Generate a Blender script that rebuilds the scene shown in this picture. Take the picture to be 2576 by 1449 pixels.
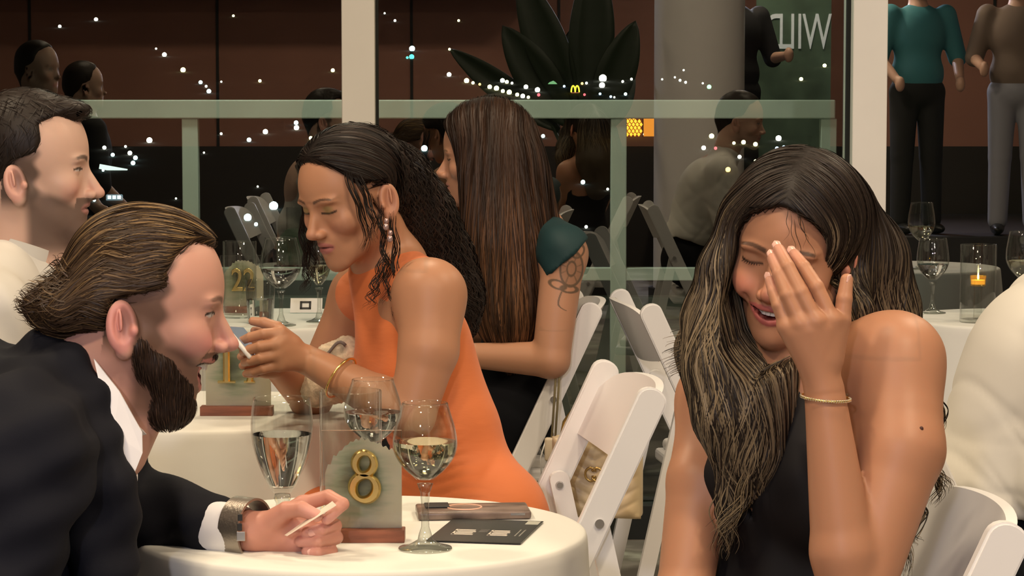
import bpy, bmesh, math, random
import numpy as np
from mathutils import Vector, Matrix

for o in list(bpy.data.objects):
    bpy.data.objects.remove(o)
scene = bpy.context.scene
COL = scene.collection
random.seed(7)
RNG = np.random.default_rng(11)

# ------------------------------------------------------------------ camera
F_PX = 6500.0
CAM_Z = 1.34
PITCH = math.atan(504.5 / F_PX)
cam_data = bpy.data.cameras.new('camera')
cam = bpy.data.objects.new('camera', cam_data)
COL.objects.link(cam)
cam.location = (0, 0, CAM_Z)
cam.rotation_euler = (math.pi / 2 - PITCH, 0, 0)
cam_data.sensor_width = 36.0
cam_data.lens = F_PX / 2576.0 * 36.0
cam_data.clip_start = 0.05
cam_data.clip_end = 1000
scene.camera = cam

def P(px, py, Y):
    """photo pixel + distance into the room -> world point"""
    cx = (px - 1288.0) / F_PX
    cy = (724.5 - py) / F_PX
    ca, sa = math.cos(PITCH), math.sin(PITCH)
    d = np.array([cx, ca + cy * sa, -sa + cy * ca])
    return np.array([0, 0, CAM_Z]) + d * (Y / d[1])

# ------------------------------------------------------------------ world
world = bpy.data.worlds.new('night')
scene.world = world
world.use_nodes = True
world.node_tree.nodes['Background'].inputs[0].default_value = (0.012, 0.008, 0.006, 1)
world.node_tree.nodes['Background'].inputs[1].default_value = 0.6

# ------------------------------------------------------------------ view
vs = scene.view_settings
vs.view_transform = 'Standard'
vs.look = 'None'
vs.gamma = 1.0
vs.exposure = 0.4
vs.use_curve_mapping = False

# ------------------------------------------------------------------ lamps of the room, and an added terrace fill
def area_lamp(name, loc, size, power, color, rot=(0, 0, 0), spread=None):
    ld = bpy.data.lights.new(name, 'AREA')
    ld.shape = 'DISK'
    ld.size = size
    ld.energy = power
    ld.color = color
    if spread:
        ld.spread = spread
    lo = bpy.data.objects.new(name, ld)
    COL.objects.link(lo)
    lo.location = loc
    lo.rotation_euler = rot
    return lo

WARM = (1.0, 0.79, 0.55)
COOL = (0.86, 0.84, 1.0)
LAMPS = [(-1.3, 1.4), (1.3, 1.4), (-1.5, 4.0), (1.5, 4.0), (-0.2, 5.6), (0.0, 2.7), (-1.6, -1.4), (1.6, -1.4), (2.4, 6.0)]
POWER = [34, 42, 24, 24, 20, 16, 46, 52, 20]
for (lx, ly), pw in zip(LAMPS, POWER):
    area_lamp('downlight', (lx, ly, 3.13), 0.34, pw, WARM)
# added fill light above the windows, no real fitting, brightens the terrace railing
area_lamp('terrace_fill', (-0.6, 8.05, 3.0), 0.3, 22, (0.92, 1.0, 0.86))
# stage spotlights on the back wall, aimed down the room
for (sx, pw) in ((-0.9, 55), (1.7, 85)):
    lo = area_lamp('stage_spot', (sx, -3.0, 2.65), 0.22, pw, COOL)
    d = Vector((0.1, 3.6, 1.0)) - Vector((sx, -3.0, 2.65))
    lo.rotation_euler = d.to_track_quat('-Z', 'Y').to_euler()

# ------------------------------------------------------------------ helpers
def tag(o, label=None, cat=None, group=None, kind=None):
    if label: o['label'] = label
    if cat: o['category'] = cat
    if group: o['group'] = group
    if kind: o['kind'] = kind
    return o

def empty(name, loc=(0, 0, 0), rz=0.0):
    o = bpy.data.objects.new(name, None)
    COL.objects.link(o)
    o.empty_display_size = 0.1
    o.location = loc
    o.rotation_euler = (0, 0, rz)
    return o

def raw_mesh(name, V, Fq, smooth=True):
    """V (N,3) array, Fq list of index arrays all quads or all tris"""
    me = bpy.data.meshes.new(name)
    V = np.asarray(V, np.float32)
    Fq = np.asarray(Fq, np.int32)
    n = Fq.shape[1]
    me.vertices.add(len(V))
    me.vertices.foreach_set('co', V.ravel())
    me.loops.add(Fq.size)
    me.loops.foreach_set('vertex_index', Fq.ravel())
    me.polygons.add(len(Fq))
    me.polygons.foreach_set('loop_start', np.arange(0, Fq.size, n, dtype=np.int32))
    me.polygons.foreach_set('loop_total', np.full(len(Fq), n, np.int32))
    me.polygons.foreach_set('use_smooth', np.full(len(Fq), smooth, bool))
    me.update(calc_edges=True)
    me.validate()
    return me

def set_col(me, C):
    a = me.color_attributes.new('Col', 'FLOAT_COLOR', 'POINT')
    C = np.asarray(C, np.float32)
    if C.shape[1] == 3:
        C = np.concatenate([C, np.ones((len(C), 1), np.float32)], 1)
    a.data.foreach_set('color', C.ravel())

def link(name, me, mat, parent=None, loc=None):
    o = bpy.data.objects.new(name, me)
    COL.objects.link(o)
    if mat is not None and len(me.materials) == 0:
        me.materials.append(mat)
    if parent is not None:
        o.parent = parent
    if loc is not None:
        o.location = loc
    return o

class BM:
    """collects shapes into one mesh"""
    def __init__(self):
        self.bm = bmesh.new()
    def box(self, c, s, rot=None, bevel=0.0, seg=2):
        r = bmesh.ops.create_cube(self.bm, size=1.0)
        vs_ = r['verts']
        bmesh.ops.scale(self.bm, vec=Vector(s), verts=vs_)
        if bevel > 0:
            es = list({e for v in vs_ for e in v.link_edges})
            rb = bmesh.ops.bevel(self.bm, geom=es, offset=bevel, segments=seg, affect='EDGES', profile=0.5)
            vs_ = list({v for f in rb['faces'] for v in f.verts} | {v for v in vs_ if v.is_valid})
        if rot is not None:
            bmesh.ops.rotate(self.bm, cent=(0, 0, 0), matrix=rot, verts=vs_)
        bmesh.ops.translate(self.bm, vec=Vector(c), verts=vs_)
        return vs_
    def cyl(self, a, b, r1, r2=None, seg=20, caps=True):
        a = Vector(a); b = Vector(b)
        r2 = r1 if r2 is None else r2
        d = b - a
        r = bmesh.ops.create_cone(self.bm, cap_ends=caps, segments=seg, radius1=r1, radius2=r2, depth=d.length)
        q = d.to_track_quat('Z', 'Y').to_matrix()
        bmesh.ops.rotate(self.bm, cent=(0, 0, 0), matrix=q, verts=r['verts'])
        bmesh.ops.translate(self.bm, vec=(a + b) / 2, verts=r['verts'])
        return r['verts']
    def sphere(self, c, r, u=16, v=10, scale=(1, 1, 1)):
        s = bmesh.ops.create_uvsphere(self.bm, u_segments=u, v_segments=v, radius=r)
        bmesh.ops.scale(self.bm, vec=Vector(scale), verts=s['verts'])
        bmesh.ops.translate(self.bm, vec=Vector(c), verts=s['verts'])
        return s['verts']
    def lathe(self, prof, seg=48, c=(0, 0, 0), close=False):
        rings = []
        for (r, z) in prof:
            if r < 1e-6:
                rings.append([self.bm.verts.new((c[0], c[1], c[2] + z))])
            else:
                rings.append([self.bm.verts.new((c[0] + r * math.cos(2 * math.pi * i / seg), c[1] + r * math.sin(2 * math.pi * i / seg), c[2] + z)) for i in range(seg)])
        pairs = list(zip(rings[:-1], rings[1:]))
        if close:
            pairs.append((rings[-1], rings[0]))
        for A, B in pairs:
            for i in range(seg):
                j = (i + 1) % seg
                if len(A) == 1 and len(B) == 1: continue
                if len(A) == 1: self.bm.faces.new((A[0], B[i], B[j]))
                elif len(B) == 1: self.bm.faces.new((A[i], B[0], A[j]))
                else: self.bm.faces.new((A[i], B[i], B[j], A[j]))
    def prism(self, pts, d0, d1, frame=None):
        """polygon pts (u,v) extruded along w from d0 to d1; frame maps (u,v,w)->xyz"""
        fr = frame or (lambda u, v, w: (u, v, w))
        A = [self.bm.verts.new(fr(u, v, d0)) for u, v in pts]
        B = [self.bm.verts.new(fr(u, v, d1)) for u, v in pts]
        n = len(pts)
        for i in range(n):
            j = (i + 1) % n
            self.bm.faces.new((A[i], A[j], B[j], B[i]))
        self.bm.faces.new(A[::-1]); self.bm.faces.new(B)
    def tube(self, pts, r, seg=8, closed=False, radii=None):
        pts = [Vector(p) for p in pts]
        n = len(pts)
        rings = []
        up = Vector((0.13, 0.21, 0.97))
        for i, p in enumerate(pts):
            t = (pts[(i + 1) % n] - pts[i - 1]) if closed else (pts[min(i + 1, n - 1)] - pts[max(i - 1, 0)])
            t.normalize()
            a = t.cross(up)
            if a.length < 1e-3: a = t.cross(Vector((1, 0, 0)))
            a.normalize(); b = a.cross(t)
            rr = radii[i] if radii else r
            rings.append([self.bm.verts.new(p + (a * math.cos(2 * math.pi * k / seg) + b * math.sin(2 * math.pi * k / seg)) * rr) for k in range(seg)])
        m = n if closed else n - 1
        for i in range(m):
            A, B = rings[i], rings[(i + 1) % n]
            for k in range(seg):
                self.bm.faces.new((A[k], A[(k + 1) % seg], B[(k + 1) % seg], B[k]))
        if not closed:
            self.bm.faces.new(rings[0][::-1]); self.bm.faces.new(rings[-1])
    def build(self, name, mat, parent=None, smooth=False, loc=None, sharp=None):
        me = bpy.data.meshes.new(name)
        bmesh.ops.recalc_face_normals(self.bm, faces=self.bm.faces[:])
        for f in self.bm.faces:
            f.smooth = smooth
        self.bm.to_mesh(me)
        self.bm.free()
        if smooth and sharp:
            me.set_sharp_from_angle(angle=math.radians(sharp))
        return link(name, me, mat, parent, loc)

def copy_tree(o, parent=None):
    c = o.copy()
    COL.objects.link(c)
    if parent is not None:
        c.parent = parent
    for ch in list(o.children):
        copy_tree(ch, c)
    return c

# ------------------------------------------------------------------ materials
def mat(name, color=(0.8, 0.8, 0.8), rough=0.5, metal=0.0, spec=0.5, attr=False, noise=None, bump=None,
        sss=0.0, trans=0.0, ior=1.45, emit=None, coat=0.0, sheen=0.0, aniso=0.0):
    m = bpy.data.materials.new(name)
    m.use_nodes = True
    nt = m.node_tree
    b = nt.nodes['Principled BSDF']
    b.inputs['Base Color'].default_value = (*color, 1)
    b.inputs['Roughness'].default_value = rough
    b.inputs['Metallic'].default_value = metal
    b.inputs['Specular IOR Level'].default_value = spec
    b.inputs['IOR'].default_value = ior
    b.inputs['Transmission Weight'].default_value = trans
    b.inputs['Coat Weight'].default_value = coat
    b.inputs['Sheen Weight'].default_value = sheen
    b.inputs['Anisotropic'].default_value = aniso
    if sss > 0:
        b.inputs['Subsurface Weight'].default_value = sss
        b.inputs['Subsurface Radius'].default_value = (1.0, 0.35, 0.2)
        b.inputs['Subsurface Scale'].default_value = 0.008
    if emit:
        b.inputs['Emission Color'].default_value = (*emit[0], 1)
        b.inputs['Emission Strength'].default_value = emit[1]
    src = None
    if attr:
        a = nt.nodes.new('ShaderNodeVertexColor')
        a.layer_name = 'Col'
        src = a.outputs['Color']
    if noise:
        # noise = (scale, amount, vec scale)
        tc = nt.nodes.new('ShaderNodeTexCoord')
        mp = nt.nodes.new('ShaderNodeMapping')
        mp.inputs['Scale'].default_value = noise[2] if len(noise) > 2 else (1, 1, 1)
        nt.links.new(tc.outputs['Object'], mp.inputs['Vector'])
        n = nt.nodes.new('ShaderNodeTexNoise')
        n.inputs['Scale'].default_value = noise[0]
        n.inputs['Detail'].default_value = 4
        nt.links.new(mp.outputs[0], n.inputs['Vector'])
        mr = nt.nodes.new('ShaderNodeMapRange')
        mr.inputs['From Min'].default_value = 0.3
        mr.inputs['From Max'].default_value = 0.7
        mr.inputs['To Min'].default_value = 1 - noise[1]
        mr.inputs['To Max'].default_value = 1 + noise[1]
        nt.links.new(n.outputs['Fac'], mr.inputs['Value'])
        mx = nt.nodes.new('ShaderNodeMix')
        mx.data_type = 'RGBA'; mx.blend_type = 'MULTIPLY'
        mx.inputs['Factor'].default_value = 1.0
        if src is not None: nt.links.new(src, mx.inputs[6])
        else: mx.inputs[6].default_value = (*color, 1)
        nt.links.new(mr.outputs[0], mx.inputs[7])
        src = mx.outputs[2]
    if src is not None:
        nt.links.new(src, b.inputs['Base Color'])
    if bump:
        # bump = (scale, strength, distance, vec scale)
        tc = nt.nodes.new('ShaderNodeTexCoord')
        mp = nt.nodes.new('ShaderNodeMapping')
        mp.inputs['Scale'].default_value = bump[3] if len(bump) > 3 else (1, 1, 1)
        nt.links.new(tc.outputs['Object'], mp.inputs['Vector'])
        n = nt.nodes.new('ShaderNodeTexNoise')
        n.inputs['Scale'].default_value = bump[0]
        n.inputs['Detail'].default_value = 3
        nt.links.new(mp.outputs[0], n.inputs['Vector'])
        bp = nt.nodes.new('ShaderNodeBump')
        bp.inputs['Strength'].default_value = bump[1]
        bp.inputs['Distance'].default_value = bump[2]
        nt.links.new(n.outputs['Fac'], bp.inputs['Height'])
        nt.links.new(bp.outputs[0], b.inputs['Normal'])
    return m

def emitter(name, color, strength):
    m = bpy.data.materials.new(name)
    m.use_nodes = True
    nt = m.node_tree
    nt.nodes.clear()
    e = nt.nodes.new('ShaderNodeEmission')
    e.inputs[0].default_value = (*color, 1)
    e.inputs[1].default_value = strength
    out = nt.nodes.new('ShaderNodeOutputMaterial')
    nt.links.new(e.outputs[0], out.inputs[0])
    return m

def pane_mat(name, refl, tint):
    """coated window glass: mirror reflection over a clear tinted pane"""
    m = bpy.data.materials.new(name)
    m.use_nodes = True
    nt = m.node_tree
    nt.nodes.clear()
    t = nt.nodes.new('ShaderNodeBsdfTransparent'); t.inputs[0].default_value = (*tint, 1)
    g = nt.nodes.new('ShaderNodeBsdfGlossy'); g.inputs['Roughness'].default_value = 0.0
    g.inputs['Color'].default_value = (1, 1, 1, 1)
    mx = nt.nodes.new('ShaderNodeMixShader'); mx.inputs[0].default_value = refl
    out = nt.nodes.new('ShaderNodeOutputMaterial')
    nt.links.new(t.outputs[0], mx.inputs[1]); nt.links.new(g.outputs[0], mx.inputs[2])
    nt.links.new(mx.outputs[0], out.inputs[0])
    return m

M = {}
M['cloth'] = mat('table_linen', (0.76, 0.76, 0.70), 0.85, bump=(9, 0.25, 0.01), sheen=0.1)
M['chair'] = mat('white_resin', (0.84, 0.84, 0.84), 0.38)
M['rivet'] = mat('steel', (0.6, 0.6, 0.6), 0.3, 1.0)
def thin_glass(name, base=0.045, edge=0.75, power=4.0, tint=(0.97, 0.98, 0.97)):
    """thin wall of blown glass: clear straight through, mirror sheen on its outer side"""
    m = bpy.data.materials.new(name); m.use_nodes = True
    nt = m.node_tree; nt.nodes.clear(); out = nt.nodes.new('ShaderNodeOutputMaterial')
    t = nt.nodes.new('ShaderNodeBsdfTransparent'); t.inputs[0].default_value = (*tint, 1)
    g = nt.nodes.new('ShaderNodeBsdfGlossy'); g.inputs['Roughness'].default_value = 0.0
    lw = nt.nodes.new('ShaderNodeLayerWeight'); lw.inputs[0].default_value = 0.5
    pw = nt.nodes.new('ShaderNodeMath'); pw.operation = 'POWER'; pw.inputs[1].default_value = power
    nt.links.new(lw.outputs['Facing'], pw.inputs[0])
    ma = nt.nodes.new('ShaderNodeMath'); ma.operation = 'MULTIPLY_ADD'; ma.inputs[1].default_value = edge; ma.inputs[2].default_value = base
    nt.links.new(pw.outputs[0], ma.inputs[0])
    mx = nt.nodes.new('ShaderNodeMixShader')
    nt.links.new(ma.outputs[0], mx.inputs[0]); nt.links.new(t.outputs[0], mx.inputs[1]); nt.links.new(g.outputs[0], mx.inputs[2])
    nt.links.new(mx.outputs[0], out.inputs[0])
    return m
M['glass'] = thin_glass('blown_glass')
M['glass_solid'] = thin_glass('stem_glass', 0.10, 0.85, 2.0, (0.90, 0.92, 0.90))
M['water'] = mat('water', (1, 1, 1), 0.0, trans=1.0, ior=1.33)
M['wine'] = mat('white_wine', (0.97, 0.95, 0.72), 0.0, trans=1.0, ior=1.33)
M['gold'] = mat('polished_gold', (1.0, 0.74, 0.27), 0.26, 1.0)
M['wood'] = mat('walnut', (0.22, 0.075, 0.04), 0.5, noise=(14, 0.3, (1, 8, 8)))
M['mullion'] = mat('cream_paint', (0.80, 0.77, 0.68), 0.5, noise=(3, 0.04))
M['rail'] = mat('grey_rail_paint', (0.58, 0.62, 0.54), 0.6, noise=(4, 0.08))
M['dark'] = mat('dark_metal', (0.02, 0.02, 0.02), 0.5)
M['gasket'] = mat('rubber', (0.012, 0.014, 0.012), 0.7)
# ================================================================== the setting
WIN_Y = 7.6
def carpet_mat():
    m = bpy.data.materials.new('patterned_carpet'); m.use_nodes = True
    nt = m.node_tree; b = nt.nodes['Principled BSDF']
    tc = nt.nodes.new('ShaderNodeTexCoord')
    v = nt.nodes.new('ShaderNodeTexVoronoi'); v.inputs['Scale'].default_value = 3.2; v.feature = 'SMOOTH_F1'
    n = nt.nodes.new('ShaderNodeTexNoise'); n.inputs['Scale'].default_value = 5.0; n.inputs['Detail'].default_value = 3
    mxv = nt.nodes.new('ShaderNodeVectorMath'); mxv.operation = 'MULTIPLY_ADD'
    mxv.inputs[1].default_value = (0.35, 0.35, 0)
    nt.links.new(tc.outputs['Object'], n.inputs['Vector'])
    nt.links.new(n.outputs['Color'], mxv.inputs[0]); nt.links.new(tc.outputs['Object'], mxv.inputs[2])
    nt.links.new(mxv.outputs[0], v.inputs['Vector'])
    r = nt.nodes.new('ShaderNodeValToRGB')
    r.color_ramp.elements[0].position = 0.10; r.color_ramp.elements[0].color = (0.42, 0.43, 0.36, 1)
    r.color_ramp.elements[1].position = 0.55; r.color_ramp.elements[1].color = (0.10, 0.085, 0.07, 1)
    e = r.color_ramp.elements.new(0.22); e.color = (0.16, 0.15, 0.12, 1)
    e = r.color_ramp.elements.new(0.38); e.color = (0.24, 0.22, 0.19, 1)
    nt.links.new(v.outputs['Distance'], r.inputs[0]); nt.links.new(r.outputs[0], b.inputs['Base Color'])
    b.inputs['Roughness'].default_value = 0.95
    return m

M['carpet'] = carpet_mat()
M['backwall'] = mat('rose_brown_wall', (0.36, 0.17, 0.12), 0.8, noise=(1.5, 0.08))
M['sidewall'] = mat('taupe_wall', (0.30, 0.24, 0.20), 0.8, noise=(2, 0.06))
M['ceil'] = mat('dark_ceiling', (0.16, 0.14, 0.12), 0.9, noise=(3, 0.1))
M['deck'] = mat('deck_boards', (0.05, 0.055, 0.045), 0.8, noise=(6, 0.2, (1, 12, 1)))
M['parapet'] = mat('olive_panel', (0.075, 0.08, 0.06), 0.8, noise=(4, 0.12))
M['outwall'] = mat('outer_wall', (0.05, 0.055, 0.045), 0.8, noise=(3, 0.12))
M['hill'] = mat('dark_hillside', (0.012, 0.010, 0.009), 0.95, noise=(0.2, 0.4))

def struct(name, c, s, m, kind='structure', bevel=0.0, parent=None):
    b = BM(); b.box((0, 0, 0), s, bevel=bevel)
    o = b.build(name, m, parent)
    o.location = c
    if parent is None:
        o['kind'] = kind
    return o

struct('floor', (0, 1.8, -0.05), (9.2, 11.8, 0.1), M['carpet'])
struct('ceiling', (0, 1.8, 3.25), (9.2, 11.8, 0.1), M['ceil'])
struct('wall_left', (-4.55, 1.8, 1.6), (0.1, 11.8, 3.2), M['sidewall'])
struct('wall_right', (4.55, 1.8, 1.6), (0.1, 11.8, 3.2), M['sidewall'])
wb = struct('wall_back', (0, -4.05, 1.6), (9.0, 0.1, 3.2), M['backwall'])
# panel joints and dark wainscot of the back wall
for k, x in enumerate((-3.6, -2.2, -0.75, 0.35, 1.9, 2.7, 3.6)):
    b = BM(); b.box((x, 0.055, 0), (0.02, 0.012, 3.2))
    b.build('panel_joint', M['dark'], wb)
b = BM(); b.box((0, 0.06, -1.15), (9.0, 0.03, 0.9))
b.build('wainscot', mat('black_wainscot', (0.03, 0.025, 0.022), 0.6), wb)
b = BM(); b.box((-1.9, 0.4, 0.92), (4.4, 0.8, 0.9))
b.build('soffit', mat('dark_soffit', (0.03, 0.02, 0.018), 0.8), wb)

# ---- glazing wall: mullions, transoms, panes
def mullion(name, x0, x1):
    root = empty(name, ((x0 + x1) / 2, WIN_Y, 0)); root['kind'] = 'structure'
    w = x1 - x0
    b = BM(); b.box((0, 0.0, 1.6), (w, 0.05, 3.2), bevel=0.003); b.build('post_face', M['mullion'], root)
    b = BM(); b.box((0.0, 0.135, 1.6), (w - 0.012, 0.20, 3.2)); b.build('post_core', M['mullion'], root)
    for s in (-1, 1):
        b = BM(); b.box((s * (w / 2 - 0.001), 0.09, 1.6), (0.012, 0.03, 3.2)); b.build('gasket', M['gasket'], root)
mullion('trim_1', -0.498, -0.401)
mullion('trim_2', 0.996, 1.097)
mullion('trim_3', -1.99, -1.89)
mullion('trim_4', 2.49, 2.59)
struct('trim_5', (0.3, WIN_Y + 0.03, 0.05), (9.0, 0.06, 0.1), M['gasket'])

M['pane'] = pane_mat('window_pane', 0.125, (0.86, 0.90, 0.86))
M['pane_side'] = pane_mat('coated_pane', 0.36, (0.45, 0.5, 0.45))
for k, (x0, x1, m) in enumerate(((-4.5, -1.995, 'pane'), (-1.885, -0.503, 'pane'), (-0.396, 0.991, 'pane'), (1.102, 2.485, 'pane_side'), (2.595, 4.5, 'pane_side'))):
    struct('window_%d' % (k + 1), ((x0 + x1) / 2, WIN_Y + 0.09, 1.65), (x1 - x0, 0.001, 3.1), M[m])

# ---- terrace outside
struct('floor_terrace', (0, 8.4, -0.09), (9.2, 1.4, 0.08), M['deck'])
root = empty('terrace_railing', (0, 8.6, 0))
tag(root, 'grey painted wooden terrace railing outside the night windows', 'railing')
b = BM(); b.box((-1.71, 0, 1.268), (5.56, 0.07, 0.062), bevel=0.004); b.build('top_rail', M['rail'], root)
b = BM(); b.box((-1.71, 0, 0.72), (5.56, 0.045, 0.043), bevel=0.003); b.build('bottom_rail', M['rail'], root)
for x in (-3.93, -2.51, -1.068, 0.354, 1.05):
    b = BM(); b.box((x, 0.0, 0.62), (0.053, 0.05, 1.235), bevel=0.003); b.build('post', M['rail'], root)
root = empty('terrace_parapet', (-1.6, 8.8, 0))
tag(root, 'low olive panelled parapet behind the terrace railing', 'parapet')
b = BM(); b.box((0, 0, 0.39), (5.6, 0.05, 0.33)); b.build('panel', M['parapet'], root)
b = BM(); b.box((0, -0.005, 0.592), (5.6, 0.09, 0.075), bevel=0.004)
b.build('cap', mat('olive_cap', (0.14, 0.15, 0.115), 0.8), root)
b = BM(); b.box((0, 0.0, 0.085), (5.6, 0.02, 0.28)); b.build('kick_board', M['dark'], root)
struct('wall_terrace_side', (2.9, 8.35, 1.5), (3.5, 0.1, 3.2), M['outwall'])

# ---- hillside with the city lights
def terrain_z(Y):
    return -6.5 + (Y - 22.0) * 0.092
N = 30
V = []
for j in range(N + 1):
    Y = 14 + (190 - 14) * j / N
    for i in range(N + 1):
        X = (-0.5 + i / N) * (30 + Y * 0.9)
        V.append((X, Y, terrain_z(Y)))
Fq = [(j * (N + 1) + i, j * (N + 1) + i + 1, (j + 1) * (N + 1) + i + 1, (j + 1) * (N + 1) + i) for j in range(N) for i in range(N)]
hill = link('hillside', raw_mesh('hillside', V, Fq, False), M['hill']); hill['kind'] = 'structure'

EM = {'w': emitter('white_light', (1.0, 0.97, 0.86), 7), 'y': emitter('yellow_light', (1.0, 0.90, 0.45), 6),
      'g': emitter('green_light', (0.35, 1.0, 0.45), 3), 'c': emitter('cyan_light', (0.65, 0.95, 1.0), 5),
      't': emitter('teal_light', (0.1, 0.9, 0.75), 2.5), 'o': emitter('orange_light', (1.0, 0.55, 0.15), 5),
      'r': emitter('red_light', (1.0, 0.12, 0.15), 2.5), 'b': emitter('blue_light', (0.5, 0.7, 1.0), 4)}
LIGHT_NAMES = {'w': 'white', 'y': 'yellow', 'g': 'green', 'c': 'icy white', 't': 'teal', 'o': 'orange', 'r': 'red', 'b': 'pale blue'}
# (px, py, radius px, colour)
CITY = [(415, 141, 7, 'w'), (394, 124, 3, 'w'), (462, 180, 8, 'y'), (506, 210, 6, 'c'), (520, 219, 4, 'w'), (527, 233, 7, 'c'), (558, 207, 3, 'w'),
        (655, 206, 5, 'y'), (838, 180, 6, 'y'), (588, 42, 4, 'y'), (243, 52, 6, 'w'), (152, 69, 5, 'w'),
        (265, 374, 6, 'w'), (286, 392, 6, 'c'), (378, 357, 9, 'w'), (329, 388, 7, 'w'), (343, 400, 7, 'c'), (337, 413, 7, 'c'), (318, 370, 4, 'w'),
        (628, 355, 7, 'c'), (669, 335, 8, 'w'), (746, 312, 7, 'c'), (747, 325, 8, 'w'), (783, 350, 6, 'y'), (558, 338, 4, 'w'), (515, 385, 3, 'w'),
        (690, 524, 14, 'c'), (625, 552, 12, 'c'), (646, 566, 6, 'c'), (650, 470, 3, 'w'),
        (1037, 127, 9, 'c'), (1036, 147, 8, 't'), (1025, 147, 4, 't'), (1154, 54, 4, 'y'), (994, 54, 4, 'w'), (1130, 191, 7, 'w'), (1131, 126, 4, 'y'), (968, 35, 3, 'w'),
        (1068, 378, 10, 'c'), (1112, 484, 4, 'b'), (1174, 207, 8, 'y'), (1190, 211, 5, 'y'), (1207, 214, 4, 'o'), (1232, 222, 7, 'y'), (1249, 226, 8, 'y'), (1264, 206, 7, 'w'),
        (1275, 209, 6, 'y'), (1265, 232, 6, 'y'), (1281, 236, 8, 'y'), (1301, 241, 6, 'y'), (1315, 245, 7, 'w'), (1329, 247, 5, 'y'), (1323, 222, 7, 'w'),
        (1352, 230, 8, 'w'), (1355, 241, 5, 'r'), (1288, 211, 4, 'w'), (1419, 219, 4, 'b'), (1464, 212, 4, 'o'), (1475, 211, 4, 'w'), (1516, 203, 12, 'w'), (1514, 219, 9, 'w'),
        (1509, 238, 4, 'b'), (1536, 245, 4, 'b'), (1545, 246, 3, 'w'), (1573, 239, 5, 'c'), (1566, 207, 4, 'w'), (1588, 201, 4, 'w'), (1470, 240, 4, 'r'),
        (1697, 196, 3, 'w'), (1710, 204, 4, 'w'), (1719, 178, 3, 'w'), (1724, 209, 4, 'w'), (1783, 222, 7, 'g'), (1767, 211, 3, 'w'), (1665, 201, 3, 'w'),
        (2014, 202, 6, 'y'), (2073, 168, 6, 'y'), (1789, 346, 8, 'y'), (1769, 375, 7, 'w'), (1799, 375, 5, 'r'), (1622, 341, 6, 'y'), (1845, 362, 5, 'y'), (1869, 361, 7, 'y'),
        (1899, 366, 7, 'y'), (1957, 352, 9, 'w'), (1953, 376, 6, 'b'), (1970, 372, 5, 'b'), (1859, 397, 6, 'w'), (1899, 407, 5, 'y'), (1830, 430, 8, 'o'),
        (1466, 461, 7, 'c'), (1528, 477, 4, 'w'), (1474, 572, 5, 'w'), (2025, 388, 5, 'c'), (2037, 394, 4, 'w'),
        (1366, 345, 6, 'c'), (240, 505, 5, 'c'), (262, 430, 4, 'c'), (445, 500, 3, 'w'), (496, 355, 3, 'y')]
light_mesh = {}
for k in EM:
    bmx = bmesh.new(); bmesh.ops.create_icosphere(bmx, subdivisions=2, radius=1.0)
    me = bpy.data.meshes.new('light_' + k); bmx.to_mesh(me); bmx.free()
    for p_ in me.polygons: p_.use_smooth = True
    me.materials.append(EM[k]); light_mesh[k] = me
for (px, py, rp, ck) in CITY:
    s = (P(px, py, 1.0) - np.array([0, 0, CAM_Z]))      # ray, meets the slope
    # z = CAM_Z + s.z*Y = -6.5 + (Y-22)*0.092
    Y = (-6.5 - 22 * 0.092 - CAM_Z) / (s[2] - 0.092)
    p3 = np.array([0, 0, CAM_Z]) + s * Y
    o = bpy.data.objects.new('city_light', light_mesh[ck]); COL.objects.link(o)
    r = rp * 0.82 * Y / F_PX
    o.scale = (r, r, r); o.location = (p3[0], p3[1] - 0.2, p3[2] + 0.6 * r)
    size = 'tiny' if rp <= 4 else ('small' if rp <= 7 else 'large bright')
    zone = ('behind the man with stubble' if px < 500 else 'over the number 22 table') if px < 860 else (('near the yellow arch sign' if px > 1150 else 'beside the straight haired woman') if px < 1640 else 'behind the laughing woman')
    tag(o, '%s %s city lamp %s the terrace railing, %s' % (size, LIGHT_NAMES[ck], 'above' if py < 275 else 'below', zone), 'light', 'distant %s city lamps' % LIGHT_NAMES[ck])
def ray_hit(px, py):
    s = (P(px, py, 1.0) - np.array([0, 0, CAM_Z]))
    Y = (-6.5 - 22 * 0.092 - CAM_Z) / (s[2] - 0.092)
    return np.array([0, 0, CAM_Z]) + s * (Y - 0.3), Y / F_PX
# golden double-arch restaurant sign
p0, u = ray_hit(1447, 232)
root = empty('roadside_sign', tuple(p0)); tag(root, 'lit yellow double arch sign on a pole far outside', 'sign')
b = BM()
for sx in (-1, 1):
    pts = [(sx * 5 * u + 5 * u * math.cos(t), 0, 16 * u * math.sin(t)) for t in np.linspace(0.0, math.pi, 14)]
    b.tube(pts, 1.9 * u, 6)
b.build('arches', emitter('arch_yellow', (1.0, 0.72, 0.05), 2.2), root, True)
b = BM(); b.box((0, 0, -3 * u), (20 * u, 2 * u, 5 * u)); b.build('red_panel', emitter('sign_red', (0.9, 0.25, 0.15), 0.8), root)
b = BM(); b.box((0, 0, -11 * u), (13 * u, 2 * u, 9 * u)); b.build('reader_board', emitter('sign_white', (0.7, 0.9, 1.0), 1.6), root)
b = BM(); b.cyl((0, 0, -26 * u), (0, 0, -15 * u), 1.2 * u); b.build('pole', M['dark'], root)
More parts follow.
